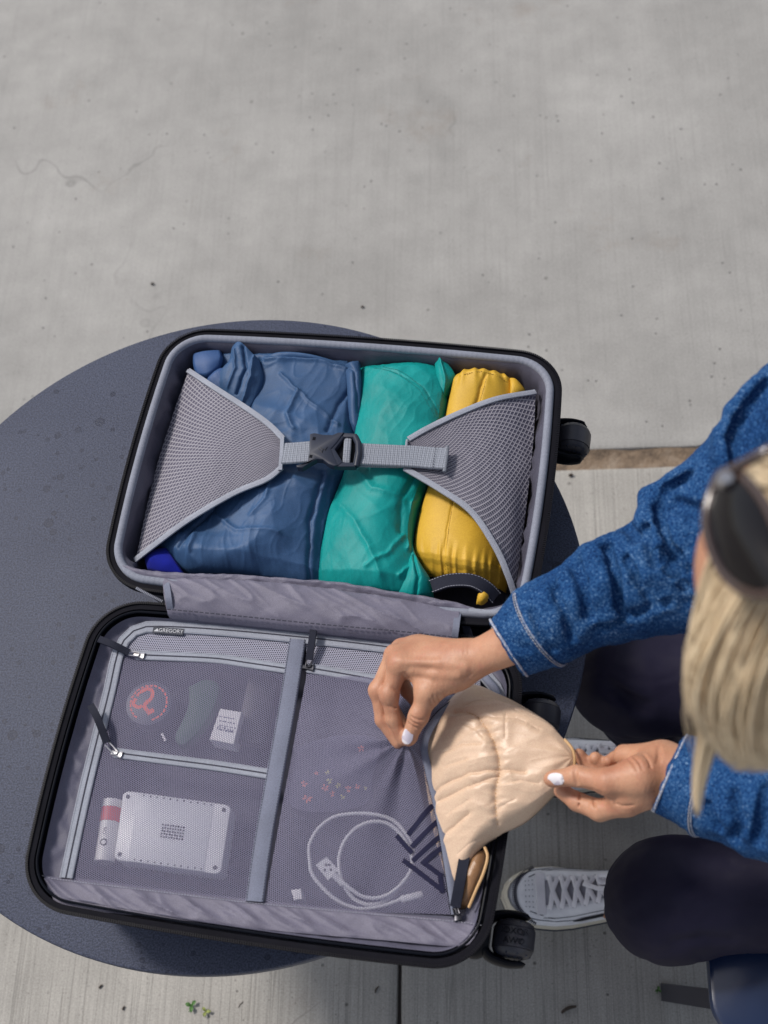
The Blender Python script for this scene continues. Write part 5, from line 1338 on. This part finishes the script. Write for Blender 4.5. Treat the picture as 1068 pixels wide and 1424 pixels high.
c0 = RH.hit(550, 1025)
mb = MB(); tube(mb, [P(549, 1019, .770), P(554, 1028, .766), P(557, 1034, .763)], [.0016, .0022, .0012], 8, squash=(1, .5)); mb.build('nail', m_nail, woman)

# leggings
G = Sculpt((.0, .10, .05), (.75, .85, .72), .005)
G.chain([HIPL, KL, AL + (.01, 0, .06)], [.094, .069, .041], .03); G.chain([HIPR, KR, AR + (.01, 0, .06)], [.094, .069, .041], .03)
G.ell(KL + (.012, 0, .002), np.eye(3), (.068, .069, .062), .03); G.ell(KR + (.012, 0, .002), np.eye(3), (.068, .069, .062), .03)
G.cone((.57, .40, .55), (.57, .54, .55), .115, .115, .04); G.cone((.57, .47, .57), (.55, .48, .66), .12, .115, .04)
G.cone(KL + (.06, -.03, -.05), KL + (.10, .03, -.06), .007, .007, .012, sub=True); G.cone(KL + (.08, -.04, -.035), KL + (.13, .02, -.05), .006, .006, .012, sub=True)
def groove2(S_, pts, r, k, depth, sub=True):
    q = [S_.hit(a, b) for a, b in pts]; q = [p - (p - np.array([0, 0, CAM_H])) / np.linalg.norm(p - np.array([0, 0, CAM_H])) * ((r - depth) if sub else -(r - depth)) for p in q]
    for a, b in zip(q[:-1], q[1:]):
        if np.linalg.norm(a - b) < .12: S_.cone(a, b, r, r, k, sub=sub)
for ln in ([(842, 958), (862, 968), (880, 978)], [(858, 962), (880, 975), (900, 982)], [(940, 1312), (975, 1306), (1020, 1308)], [(845, 950), (870, 972), (896, 990)]):
    groove2(G, ln, .005, .008, .0032)
gv, gf = G.mesh(); gv = relax(gv, gf, 3); gn = vnormals(gv, gf)
gv = gv + gn * (.0022 * (ridge(gv[:, 0] * 7, gv[:, 1] * 13, gv[:, 2] * 10, 3, 2) - .4) + .0012 * fbm(gv[:, 0] * 30, gv[:, 1] * 30, gv[:, 2] * 30, 2))[:, None]; mb = MB(); mb.add(gv, gf); mb.build('leggings', m_leg, woman, angle=0)

# denim jacket
J = Sculpt((-.08, .05, .50), (.80, 1.02, 1.24), .0033)
J.cone((.56, .47, .60), (.43, .50, .98), .150, .150, .05, flat=((1, 0, .3), .84)); J.cone(SHL + (.04, .03, -.03), SHR + (.04, -.03, -.03), .068, .068, .06)
cR0, cR1 = P(694, 909, .854), P(762, 866, .884)
J.chain([SHR, ELR + (0, .006, .0)], [.070, .062], .03); J.chain([ELR + (0, .006, 0), P(860, 818, .912), cR1, cR0], [.062, .051, .0415, .0335], .02)
cL0, cL1 = P(920, 1072, .840), P(990, 1096, .857)
J.chain([SHL, ELL], [.070, .060], .03); J.chain([ELL, P(1070, 1112, .885), cL1, cL0], [.060, .054, .0445, .0405], .02)
FOLDS = [([(960, 664), (930, 682), (918, 705), (918, 730), (927, 757), (942, 775), (960, 790)], .010, .008, .012), ([(1068, 534), (1044, 562), (1030, 584), (1021, 608), (1022, 640)], .010, .009, .010),
         ([(873, 778), (886, 800), (909, 838)], .009, .010, .010), ([(899, 734), (903, 752), (911, 782)], .010, .010, .011), ([(918, 768), (932, 790), (953, 814)], .009, .009, .010), ([(872, 731), (886, 750)], .011, .010, .009),
         ([(800, 786), (812, 815), (820, 852)], .012, .014, .008), ([(845, 762), (856, 800), (862, 845)], .010, .012, .009), ([(772, 818), (785, 848), (796, 888)], .009, .010, .007), ([(935, 700), (970, 712), (1000, 706)], .012, .014, .008),
         ([(835, 872), (880, 854), (930, 838)], .008, .010, .007), ([(1068, 1098), (1062, 1130), (1054, 1168)], .011, .010, .010), ([(1022, 1105), (1030, 1140), (1022, 1168)], .010, .012, .008), ([(985, 1118), (1000, 1150)], .008, .01, .007), ([(740, 850), (752, 880), (770, 905)], .006, .008, .004)]
RIDGES = [([(946, 662), (905, 690), (899, 722), (906, 755), (925, 785)], .010, .012, .008), ([(885, 775), (900, 800), (922, 835)], .008, .010, .006), ([(905, 730), (916, 770), (940, 804)], .007, .010, .006), ([(826, 770), (838, 812), (842, 852)], .010, .014, .006), ([(790, 800), (800, 835), (808, 872)], .008, .012, .005), ([(1055, 535), (1025, 575), (1010, 605), (1010, 640)], .010, .012, .006)]
for ln, r_, k_, d_ in RIDGES: groove2(J, ln, r_, k_, d_ * .8, False)
for ln, r_, k_, d_ in FOLDS: groove2(J, ln, r_ * .62, .004, d_ * 1.15)
dR = cR0 - cR1; dR /= np.linalg.norm(dR); dL = cL0 - cL1; dL /= np.linalg.norm(dL)
def mouth(a, b, hint):
    p1, p2 = P(*a), P(*b); ray = (p1 + p2) / 2 - np.array([0, 0, CAM_H]); n_ = np.cross(p1 - p2, ray); n_ /= np.linalg.norm(n_)
    return (n_ if n_ @ hint > 0 else -n_)
nR = mouth((684, 872, .870), (729, 940, .85), dR) + .12 * dR; nL = mouth((948, 1034, .85), (914, 1110, .84), dL) + .12 * dL
nR /= np.linalg.norm(nR); nL /= np.linalg.norm(nL); J.cut(P(705, 904, .860), nR); J.cut(P(929, 1074, .845), nL)
J.cone(cR0 + dR * .02, cR0 - dR * .035, .0305, .026, .002, sub=True); J.cone(cL0 + dL * .02, cL0 - dL * .035, .0375, .033, .002, sub=True)
J.cone(NECK + (.0, .0, .02), NECK + (-.06, 0, .10), .062, .08, .01, sub=True)
jv, jf = J.mesh(); jv = relax(jv, jf, 1); nn = vnormals(jv, jf)
w_ = .0016 * fbm(jv[:, 0] * 60, jv[:, 1] * 60, jv[:, 2] * 60, 3) + .0022 * (ridge(jv[:, 0] * 13, jv[:, 1] * 13, jv[:, 2] * 13, 2.2, 2) - .5)
jv = jv + nn * w_[:, None]
mb = MB(); mb.add(jv, jf); jk = mb.build('denim_jacket', m_denim, woman, angle=0)
for c_, d_, s_ in ((cR0, dR, 1), (cL0, dL, -1)):
    n2 = nR if s_ == 1 else nL; q = J.ring((P(705, 904, .858) if s_ == 1 else P(929, 1074, .842)) - n2 * .003, n2, 64); mb = MB(); tube(mb, np.vstack([q, q[:2]]), .0013, 7, cap=False); mb.build('cuff_hem', m_hem, jk)
    for off, r_ in ((.051, .0019), (.055, .0007)):
        q = J.ring(c_ - d_ * off, d_, 64); mb = MB(); tube(mb, np.vstack([q, q[:2]]), r_, 7, cap=False); mb.build('cuff_seam', m_denim if r_ > .001 else m_hem, jk)
    q = resample(J.ring(c_ - d_ * .053, d_, 64), step=.0036, closed=True); ctr = q.mean(0); mb = MB(); t = np.roll(q, -1, 0) - q
    for a, d2 in zip(q, t):
        d2 = d2 / np.linalg.norm(d2); o = a - ctr; o -= d2 * (o @ d2); o /= np.linalg.norm(o); box(mb, a + o * .0012, (.0012, .0004, .0004), np.array([d2, np.cross(o, d2), o]))
    mb.build('cuff_stitching', m_thread, jk, smooth=False, kind='stuff')
    for off in (.006,):
        q = resample(J.ring(c_ - d_ * off, d_, 64), step=.0036, closed=True); t = np.roll(q, -1, 0) - q; mb = MB()
        for a, d2 in zip(q, t):
            d2 = d2 / np.linalg.norm(d2); o = a - ctr; o -= d2 * (o @ d2); o /= np.linalg.norm(o); box(mb, a + o * .0010, (.0010, .0003, .0003), np.array([d2, np.cross(o, d2), o]))
        mb.build('cuff_stitching', m_thread, jk, smooth=False, kind='stuff')
# collar
mb = MB()
ang = np.linspace(R(-130), R(130), 40); V = []
for j, (r_, z_) in enumerate(((.072, -.03), (.078, .02), (.082, .045), (.100, .030), (.112, -.01))):
    for a in ang: V.append(NECK + (.02, 0, 0) + np.array([r_ * math.cos(a), r_ * math.sin(a) * 1.1, z_ - .02 + .025 * math.cos(a)]))
mb.add(V, grid_faces(40, 5)); mb.build('collar', m_denim, jk, angle=60)

# eyes (under the pushed-up sunglasses)
m_eye = material('eye_white', (.7, .68, .66), .2); m_iris = material('blue_grey_iris', (.10, .16, .20), .2)
for s in (-1, 1):
    c0 = HEAD + hf * .078 + hr * s * .032 + hu * .006
    mb = MB(); tube(mb, [c0 - hf * .010, c0 - hf * .006, c0, c0 + hf * .006, c0 + hf * .0100], [.002, .009, .0118, .0095, .003], 18); e = mb.build('eye', m_eye, woman)
    mb = MB(); tube(mb, [c0 + hf * .0070, c0 + hf * .0104], [.0058, .0040], 16); mb.build('iris', m_iris, e)

# hair: scalp cap and locks
m_hair = material('ash_blonde_hair', (.52, .42, .29), .38, spec=.5); k = N(m_hair); ob = k.coord('Object'); uvh = k.coord('UV', (.6, 60, 1))
c = k.ramp(k.noise(uvh, 5, 3, .6), [(.30, (.27, .175, .11)), (.47, (.64, .49, .31)), (.62, (.97, .83, .60))]); k.color(c)
hair = MB(); rs = np.random.RandomState(4)
crown = HEAD + hu * .105 - hf * .03
LIMY = [400, 600, 622, 660, 700, 760, 820, 900, 960, 1010, 1045, 1076, 1082, 1400]
LIMX = [1400, 1100, 1062, 1022, 1000, 984, 972, 950, 948, 958, 985, 1015, 1120, 1200]
def proj(q):
    d = np.asarray(q) - np.array([0, 0, CAM_H]); w = d @ BF; return 534 + 1700 * (d @ BR) / w, 890 - 1700 * (d @ BU) / w
def lock(p, r, seg=3, squash=(1.0, .7), free=False):
    """one strand; strands that would leave the combed outline of the hairdo are cut back"""
    n_ = 14; q = smooth_path(p, n_); t = np.linspace(0, 1, n_)
    if not free:
        X_, Y_ = proj(q); bad = X_ < np.interp(Y_, LIMY, LIMX) + rs.uniform(0, 12)
        if bad.any():
            i = int(np.argmax(bad))
            if i < 6: return
            q = resample(q[:i], n_)
    tube(hair, q, r * (np.sin(math.pi * np.clip(t * .90 + .10, 0, 1)) ** .6 + .05), seg, squash=squash)
    hair.uv[-1][:, 1] += rs.rand() * 40
def onhead(a, e, r=1.0):
    """point on the scalp: a = angle round the head from the face, e = height angle"""
    d = hf * math.cos(a) * math.cos(e) + hr * math.sin(a) * math.cos(e) + hu * math.sin(e)
    return HEAD + hu * .022 - hf * .012 + r * (hf * (d @ hf) * .104 + hr * (d @ hr) * .084 + hu * (d @ hu) * .100)
DOWN = np.array([0, 0, -1.0])
for i in range(3200):
    a = rs.uniform(-math.pi, math.pi); side = 1 if math.sin(a) > 0 else -1
    part = onhead(0, R(rs.uniform(38, 100)), 1.0) + hr * side * .004
    a2 = side * rs.uniform(R(62), R(178)); e2 = R(rs.uniform(0, 30))
    m1 = onhead(a2 * .8, R(48 + rs.uniform(-10, 10)), 1.07 + .08 * rs.rand()); m2 = onhead(a2, e2, 1.14 + .18 * rs.rand())
    L = rs.uniform(.10, .22)
    # ends hang; those on her right cheek sweep forward and down
    fwd = hf * (.07 if abs(a2) < R(110) else .0)
    e1 = m2 + DOWN * L * .5 + fwd * .5 + rs.normal(size=3) * .006; e3 = m2 + DOWN * L + fwd * .6 + rs.normal(size=3) * .014
    lock([part, m1, m2, e1, e3], .0010 + .0010 * rs.rand())
# the curtain of hair that falls forward, as seen from above
def guide(pts, n, spread, r):
    base = [P(*q) for q in pts]
    for i in range(n):
        o = rs.normal(size=3) * np.array([1, 1, .8]); w = np.linspace(.35, 1.0, len(base))
        ph_ = o[0] * .8 + o[1] * .6; sd_ = np.array([math.cos(ph_), math.sin(ph_), 0])          # neighbouring strands wave together
        q = smooth_path([b + o * spread * ww + rs.normal(size=3) * spread * .08 for b, ww in zip(base, w)], 20)
        t_ = np.linspace(0, 1, 20); q = q + (np.sin(t_ * 9 + o[0] * 1.3)[:, None] * sd_ * (.0045 * t_)[:, None])
        q = q[:max(9, int(20 * min(1, .72 + .34 * rs.rand() ** .7)))]
        lock(q, r * (.7 + .6 * rs.rand()))
guide([(1120, 720, 1.435), (1050, 790, 1.425), (1000, 870, 1.38), (985, 950, 1.33), (1010, 1020, 1.28), (1035, 1055, 1.25)], 1000, .0105, .0011)
guide([(1130, 740, 1.44), (1075, 800, 1.43), (1035, 880, 1.40), (1020, 960, 1.35), (1040, 1020, 1.30), (1065, 1050, 1.28)], 900, .0115, .0011)
guide([(1140, 760, 1.44), (1105, 830, 1.43), (1075, 900, 1.40), (1060, 970, 1.36), (1070, 1020, 1.32), (1090, 1040, 1.30)], 900, .0125, .0011)
guide([(1080, 700, 1.435), (1015, 740, 1.41), (985, 800, 1.37), (975, 880, 1.33), (982, 960, 1.29), (1005, 1015, 1.26)], 500, .007, .0010)
guide([(1020, 780, 1.39), (980, 850, 1.34), (962, 910, 1.30), (960, 960, 1.27), (972, 1000, 1.25)], 160, .006, .0008)
guide([(1150, 700, 1.44), (1090, 660, 1.43), (1060, 660, 1.40), (1045, 690, 1.38)], 400, .012, .0011)
for i in range(26):
    o = rs.normal(size=3) * .0022; lock([P(*q) + o * w_ for q, w_ in zip([(990, 980, 1.30), (978, 1040, 1.26), (969, 1090, 1.23), (968, 1135, 1.21)], (1.6, 1.3, .9, .5))], .0014, free=True)
for i in range(34):        # flyaways
    o = rs.normal(size=3) * .008; x0 = rs.uniform(975, 1010)
    lock([P(1040, 800, 1.42) + o * .3, P(x0 + 20, 870, 1.37) + o * .6, P(x0 - 8, 950, 1.32) + o, P(x0 + 5 + rs.uniform(-20, 30), 1030, 1.27) + o * 1.3], .0005, free=True)
hair.build('hair', m_hair, woman, angle=0)

# sunglasses pushed up into the hair
m_lens = material('dark_brown_lens', (.004, .003, .004), .06, spec=.3); m_frame = material('tortoiseshell_frame', (.035, .016, .012), .15, coat=.8)
sg_c = P(1028, 742, 1.475)
glasses = empty('sunglasses', sg_c, 'large dark tortoiseshell sunglasses pushed up into the blonde hair', 'sunglasses')
def gl(x, y, z=1.475): return P(x, y, z)
lens_out = [(1000, 662), (988, 690), (982, 725), (990, 765), (1008, 800), (1035, 822), (1064, 828), (1085, 815), (1090, 780), (1080, 735), (1060, 695), (1035, 665), (1015, 655)]
zf = lambda x, y: 1.452 + (x - 1000) * .00038
ol = smooth_path([P(x, y, zf(x, y)) for x, y in lens_out + [lens_out[0]]], 64)
ctr = ol.mean(0); tn = np.cross(ol[10] - ctr, ol[30] - ctr); tn /= np.linalg.norm(tn); tn = tn if tn[2] > 0 else -tn
mb = MB(); V = []; 
for k_, f_ in enumerate((0.02, .3, .6, .85, 1.0)):
    V += [ctr + (p - ctr) * f_ + tn * .008 * (1 - f_ ** 2) for p in ol[:-1]]
mb.add(V, grid_faces(63, 5, closed_u=True) + [tuple(range(63))[::-1]]); b_ = mb.n
mb.add([np.array(p) - tn * .0022 for p in V], grid_faces(63, 5, closed_u=True, flip=True) + [tuple(range(63))]); mb.build('lens', m_lens, glasses, angle=0)
mb = MB(); tube(mb, ol, .0030, 10, cap=False); mb.build('frame', m_frame, glasses)
ol2 = ol + np.array(P(1190, 690, 1.47) - P(1040, 742, 1.47)); ctr2 = ol2.mean(0); mb = MB(); V = []
for f_ in (0.02, .3, .6, .85, 1.0): V += [ctr2 + (p - ctr2) * f_ + tn * .008 * (1 - f_ ** 2) for p in ol2[:-1]]
mb.add(V, grid_faces(63, 5, closed_u=True) + [tuple(range(63))[::-1]]); mb.add([np.array(p) - tn * .0022 for p in V], grid_faces(63, 5, closed_u=True, flip=True) + [tuple(range(63))]); mb.build('lens', m_lens, glasses, angle=0)
mb = MB(); tube(mb, ol2, .0030, 10, cap=False); mb.build('frame', m_frame, glasses)
mb = MB(); tube(mb, smooth_path([P(1006, 660, 1.458), P(1040, 642, 1.470), P(1080, 622, 1.478), P(1130, 612, 1.478)], 20), .0030, 10); mb.build('bridge', m_frame, glasses)
mb = MB(); disc(mb, P(1008, 668, 1.4625), [(.0048, 1.460), (.0052, 1.4625), (.004, 1.466)], 20); mb.build('hinge_rivet', m_metal, glasses)

# ---------------------------------------------------------------- sneakers
m_white_l = material('white_leather', (.62, .61, .66), .5); k = N(m_white_l); ob = k.coord('Object'); k.color(k.ramp(k.noise(ob, 28, 4, .6), [(.3, (.66, .65, .69)), (.65, (.84, .83, .85))])); k.normal(k.bump(k.vor(ob, 500), .12, .0004, k.bump(k.noise(ob, 70, 2), .25, .002)))
m_sole = material('off_white_rubber', (.60, .54, .43), .6); m_lace = fabric('white_lace', (.80, .77, .80), .08, .0016, .8, .2, .5)
m_swoosh = material('black_leather_stripe', (.012, .012, .018), .4); m_yel = material('yellow_tab', (.55, .35, .05), .6)
m_tongue = material('grey_mesh_tongue', (.30, .29, .33), .8)
def sneaker(toe, ang, side, label):
    """toe tip position on the ground, heading from toe to heel"""
    ax = axes(ang); L = .285
    def Q(s, w, z): return np.array([toe[0], toe[1], 0]) + ax[0] * s * L + ax[1] * w + np.array([0, 0, z])
    root = empty('sneaker', Q(.5, 0, 0)); root.parent = woman; root.location = Q(.5, 0, 0) - np.array(woman.location)
    ss = np.array([0, .02, .06, .12, .2, .3, .4, .5, .6, .7, .8, .9, .96, .99, 1.0])
    hw_o = np.array([.004, .020, .034, .044, .051, .054, .052, .047, .042, .040, .040, .037, .029, .016, .004])
    hw_i = np.array([.004, .018, .031, .041, .047, .048, .044, .039, .037, .037, .038, .036, .028, .016, .004])
    ho = lambda s: np.interp(s, ss, hw_o); hi = lambda s: np.interp(s, ss, hw_i)
    sg = np.linspace(0, 1, 46)
    out = [(s, side * ho(s)) for s in sg] + [(s, -side * hi(s)) for s in sg[::-1][1:-1]]
    out = np.array(out); 
    mb = MB(); V = []
    prof = ((.97, 0.0), (1.0, .004), (1.02, .010), (1.0, .013), (1.02, .016), (1.02, .024), (.99, .029), (.94, .030))
    for f_, z_ in prof: V += [Q(.5 + (s - .5) * (1 + (f_ - 1) * .35), w * f_, z_ + .008 * max(0, .12 - s) / .12 * (z_ > 0)) for s, w in out]
    n_ = len(out); F = grid_faces(n_, len(prof), closed_u=True) + [tuple(range(n_))[::-1], tuple((len(prof) - 1) * n_ + i for i in range(n_))]
    mb.add(V, F); mb.build('sole', m_sole, root, angle=35)
    for zz in (.0135, .0195):
        mb = MB(); q = [Q(.5 + (s - .5) * 1.006, w * 1.025, zz + .008 * max(0, .12 - s) / .12) for s, w in out]; tube(mb, q + q[:1], .0009, 6, cap=False); mb.build('sole_line', m_slate, root)
    # upper
    top = lambda s: np.interp(s, [0, .05, .12, .22, .32, .45, .6, .72, .82, 1], [.031, .042, .048, .052, .058, .071, .088, .100, .098, .088])
    V = []; nr = 25; sq = np.linspace(.012, .985, 70)
    for s in sq:
        for t in np.linspace(-1, 1, nr):
            w = (ho(s) if t * side > 0 else hi(s)) * .95 * math.copysign(abs(math.sin(t * math.pi / 2)) ** .9, t)
            z = .026 + (top(s) - .026) * max(0, math.cos(t * math.pi / 2)) ** (.55 if s < .3 else .62)
            V.append(Q(s, w, z))
    mb = MB(); mb.add(V, grid_faces(nr, 70)); mb.build('upper', m_white_l, root, angle=0)
    def up(s, t, lift=.0015):
        w = (ho(s) if t * side > 0 else hi(s)) * .95 * math.copysign(abs(math.sin(t * math.pi / 2)) ** .9, t)
        z = .026 + (top(s) - .026) * max(0, math.cos(t * math.pi / 2)) ** (.55 if s < .3 else .62)
        return Q(s, w, z + lift)
    # toe-cap seam with its dark zigzag stitching
    q = resample([up(.075 + .115 * abs(t / .86) ** 2.2, t, .001) for t in np.linspace(-.86, .86, 60)], step=.0032)
    mb = MB(); tube(mb, q, .0007, 6); mb.build('toe_seam', m_stitch_d, root)
    t_ = np.gradient(q, axis=0); mb = MB()
    for i, (a, d) in enumerate(zip(q, t_)):
        d = d / np.linalg.norm(d); o = np.cross(d, (0, 0, 1.0)); o /= np.linalg.norm(o)
        box(mb, a + (0, 0, .0010), (.0040, .0008, .0006), np.array([o, d, np.cross(o, d)]))
    mb.build('toe_stitching', m_stitch_d, root, smooth=False, kind='stuff')
    # toe bumper
    V = []
    for t in np.linspace(-1, 1, 40):
        for h_ in np.linspace(0, 1, 6):
            s = .002 + .13 * abs(t) ** 2.0; w = (ho(s) if t * side > 0 else hi(s)) * 1.01 * (1 if t > 0 else -1) if abs(t) > .02 else 0
            s2 = s + .035 * h_; V.append(Q(s2, w * (1 - .10 * h_), .028 + .017 * math.sin(h_ * 1.5)))
    mb = MB(); mb.add(V, grid_faces(6, 40)); mb.build('toe_bumper', m_sole, root, angle=0)
    for sd in (-1, 1):        # panel seams running back from the toe
        for t0, t1, s1 in ((.66, .80, .62), (.42, .60, .30)):
            q = resample([up(.16 + (s1 - .16) * u_, sd * (t0 + (t1 - t0) * u_), .0006) for u_ in np.linspace(0, 1, 20)], 20)
            mb = MB(); tube(mb, q, .0006, 6); mb.build('panel_seam', m_slate, root)
    for i_ in range(18):      # pinprick vents
        q = up(.14 + .02 * (i_ % 3), -.30 + .12 * (i_ // 3), .0004); mb = MB(); disc(mb, q, [(.0008, q[2] - .001), (.0008, q[2] + .0003)], 6); mb.build('vent_hole', m_slate, root, smooth=False)
    # eyestay panels, tongue, laces
    for sd in (-1, 1):
        mb = MB(); V = []
        for s in np.linspace(.235, .74, 30):
            for t in np.linspace(.24, .58, 6): V.append(up(s, sd * t, .0028 if .25 < t < .57 else .0005))
        mb.add(V, grid_faces(6, 30)); mb.build('eyestay', m_white_l, root, angle=60)
        q = resample([up(s, sd * .60, .0022) for s in np.linspace(.24, .74, 30)], step=.003); mb = MB(); tg_ = np.gradient(q, axis=0)
        for a, d in zip(q, tg_):
            d /= np.linalg.norm(d); box(mb, a, (.0011, .0005, .0004), np.array([d, np.cross((0, 0, 1), d), (0, 0, 1)]))
        mb.build('side_stitching', m_slate, root, smooth=False, kind='stuff')
        for i in range(7):
            q = up(.27 + i * .066, sd * .33, .0035); mb = MB(); disc(mb, q, [(.0021, q[2] - .001), (.0021, q[2] + .0002)], 10); mb.build('eyelet', m_dk, root, smooth=False)  # black discs paint in the shadow of each lace hole
    mb = MB(); V = []
    for s in np.linspace(.24, .82, 24):
        for t in np.linspace(-.26, .26, 7): V.append(up(s, t, .0008 + .0015 * math.cos(t * 6)))
    mb.add(V, grid_faces(7, 24)); mb.build('tongue', m_tongue, root, angle=0)
    mb = MB(); q = [up(.225, t, .0028) for t in np.linspace(-.5, .5, 14)]; band(mb, q, .015, .0022); mb.build('vamp_strap', m_lace, root)
    for i in range(7):
        s0 = .27 + i * .066
        for sd in ((-1, 1) if i % 1 == 0 else (1,)):
            q = [up(s0, sd * .36, .0020), up(s0 + .010, sd * .22, .0068), up(s0 + .022, 0, .0072), up(s0 + .045, -sd * .20, .0062), up(s0 + .062, -sd * .34, .0024)]
            mb = MB(); band(mb, smooth_path(q, 14), .0075, .0018, .0006); mb.build('lace', m_lace, root)
    # bow
    for pts in ([(.66, 0, .012), (.62, .16, .024), (.55, .24, .020), (.56, .08, .014), (.66, 0, .013)], [(.66, 0, .012), (.66, -.20, .022), (.58, -.32, .016), (.60, -.12, .012), (.66, 0, .013)],
                [(.66, 0, .012), (.70, .16, .012), (.76, .34, .006), (.74, .46, .004)], [(.66, 0, .012), (.56, -.06, .012), (.50, .02, .010), (.46, .10, .008)], [(.67, -.04, .014), (.655, .03, .018), (.65, .08, .012)]):
        mb = MB(); band(mb, smooth_path([up(a, b, c) for a, b, c in pts], 22), .0070, .0018, .0008); mb.build('lace', m_lace, root)
    # dark side stripe
    mb = MB(); V = []
    for s in np.linspace(.40, .93, 26):
        hgt = .010 * min(1, (s - .39) * 18) * (1.25 - s * .5); c1 = .80 - .05 * (s - .4)
        for d_ in (-1, -.4, .4, 1): V.append(up(s, side * min(.985, c1 + d_ * hgt * 7), .0030))
    mb.add(V, grid_faces(4, 26)); mb.build('side_stripe', m_swoosh, root, angle=0)
    mb = MB(); q = up(.735, .30 * -side, .006); box(mb, q, (.010, .006, .0012), ax); mb.build('tongue_tab', m_yel, root)
    return root
sneaker(P(697, 1246, .03), R(1.0), -1, 'left')
sneaker(P(705, 1066, .03), R(-1), 1, 'right')
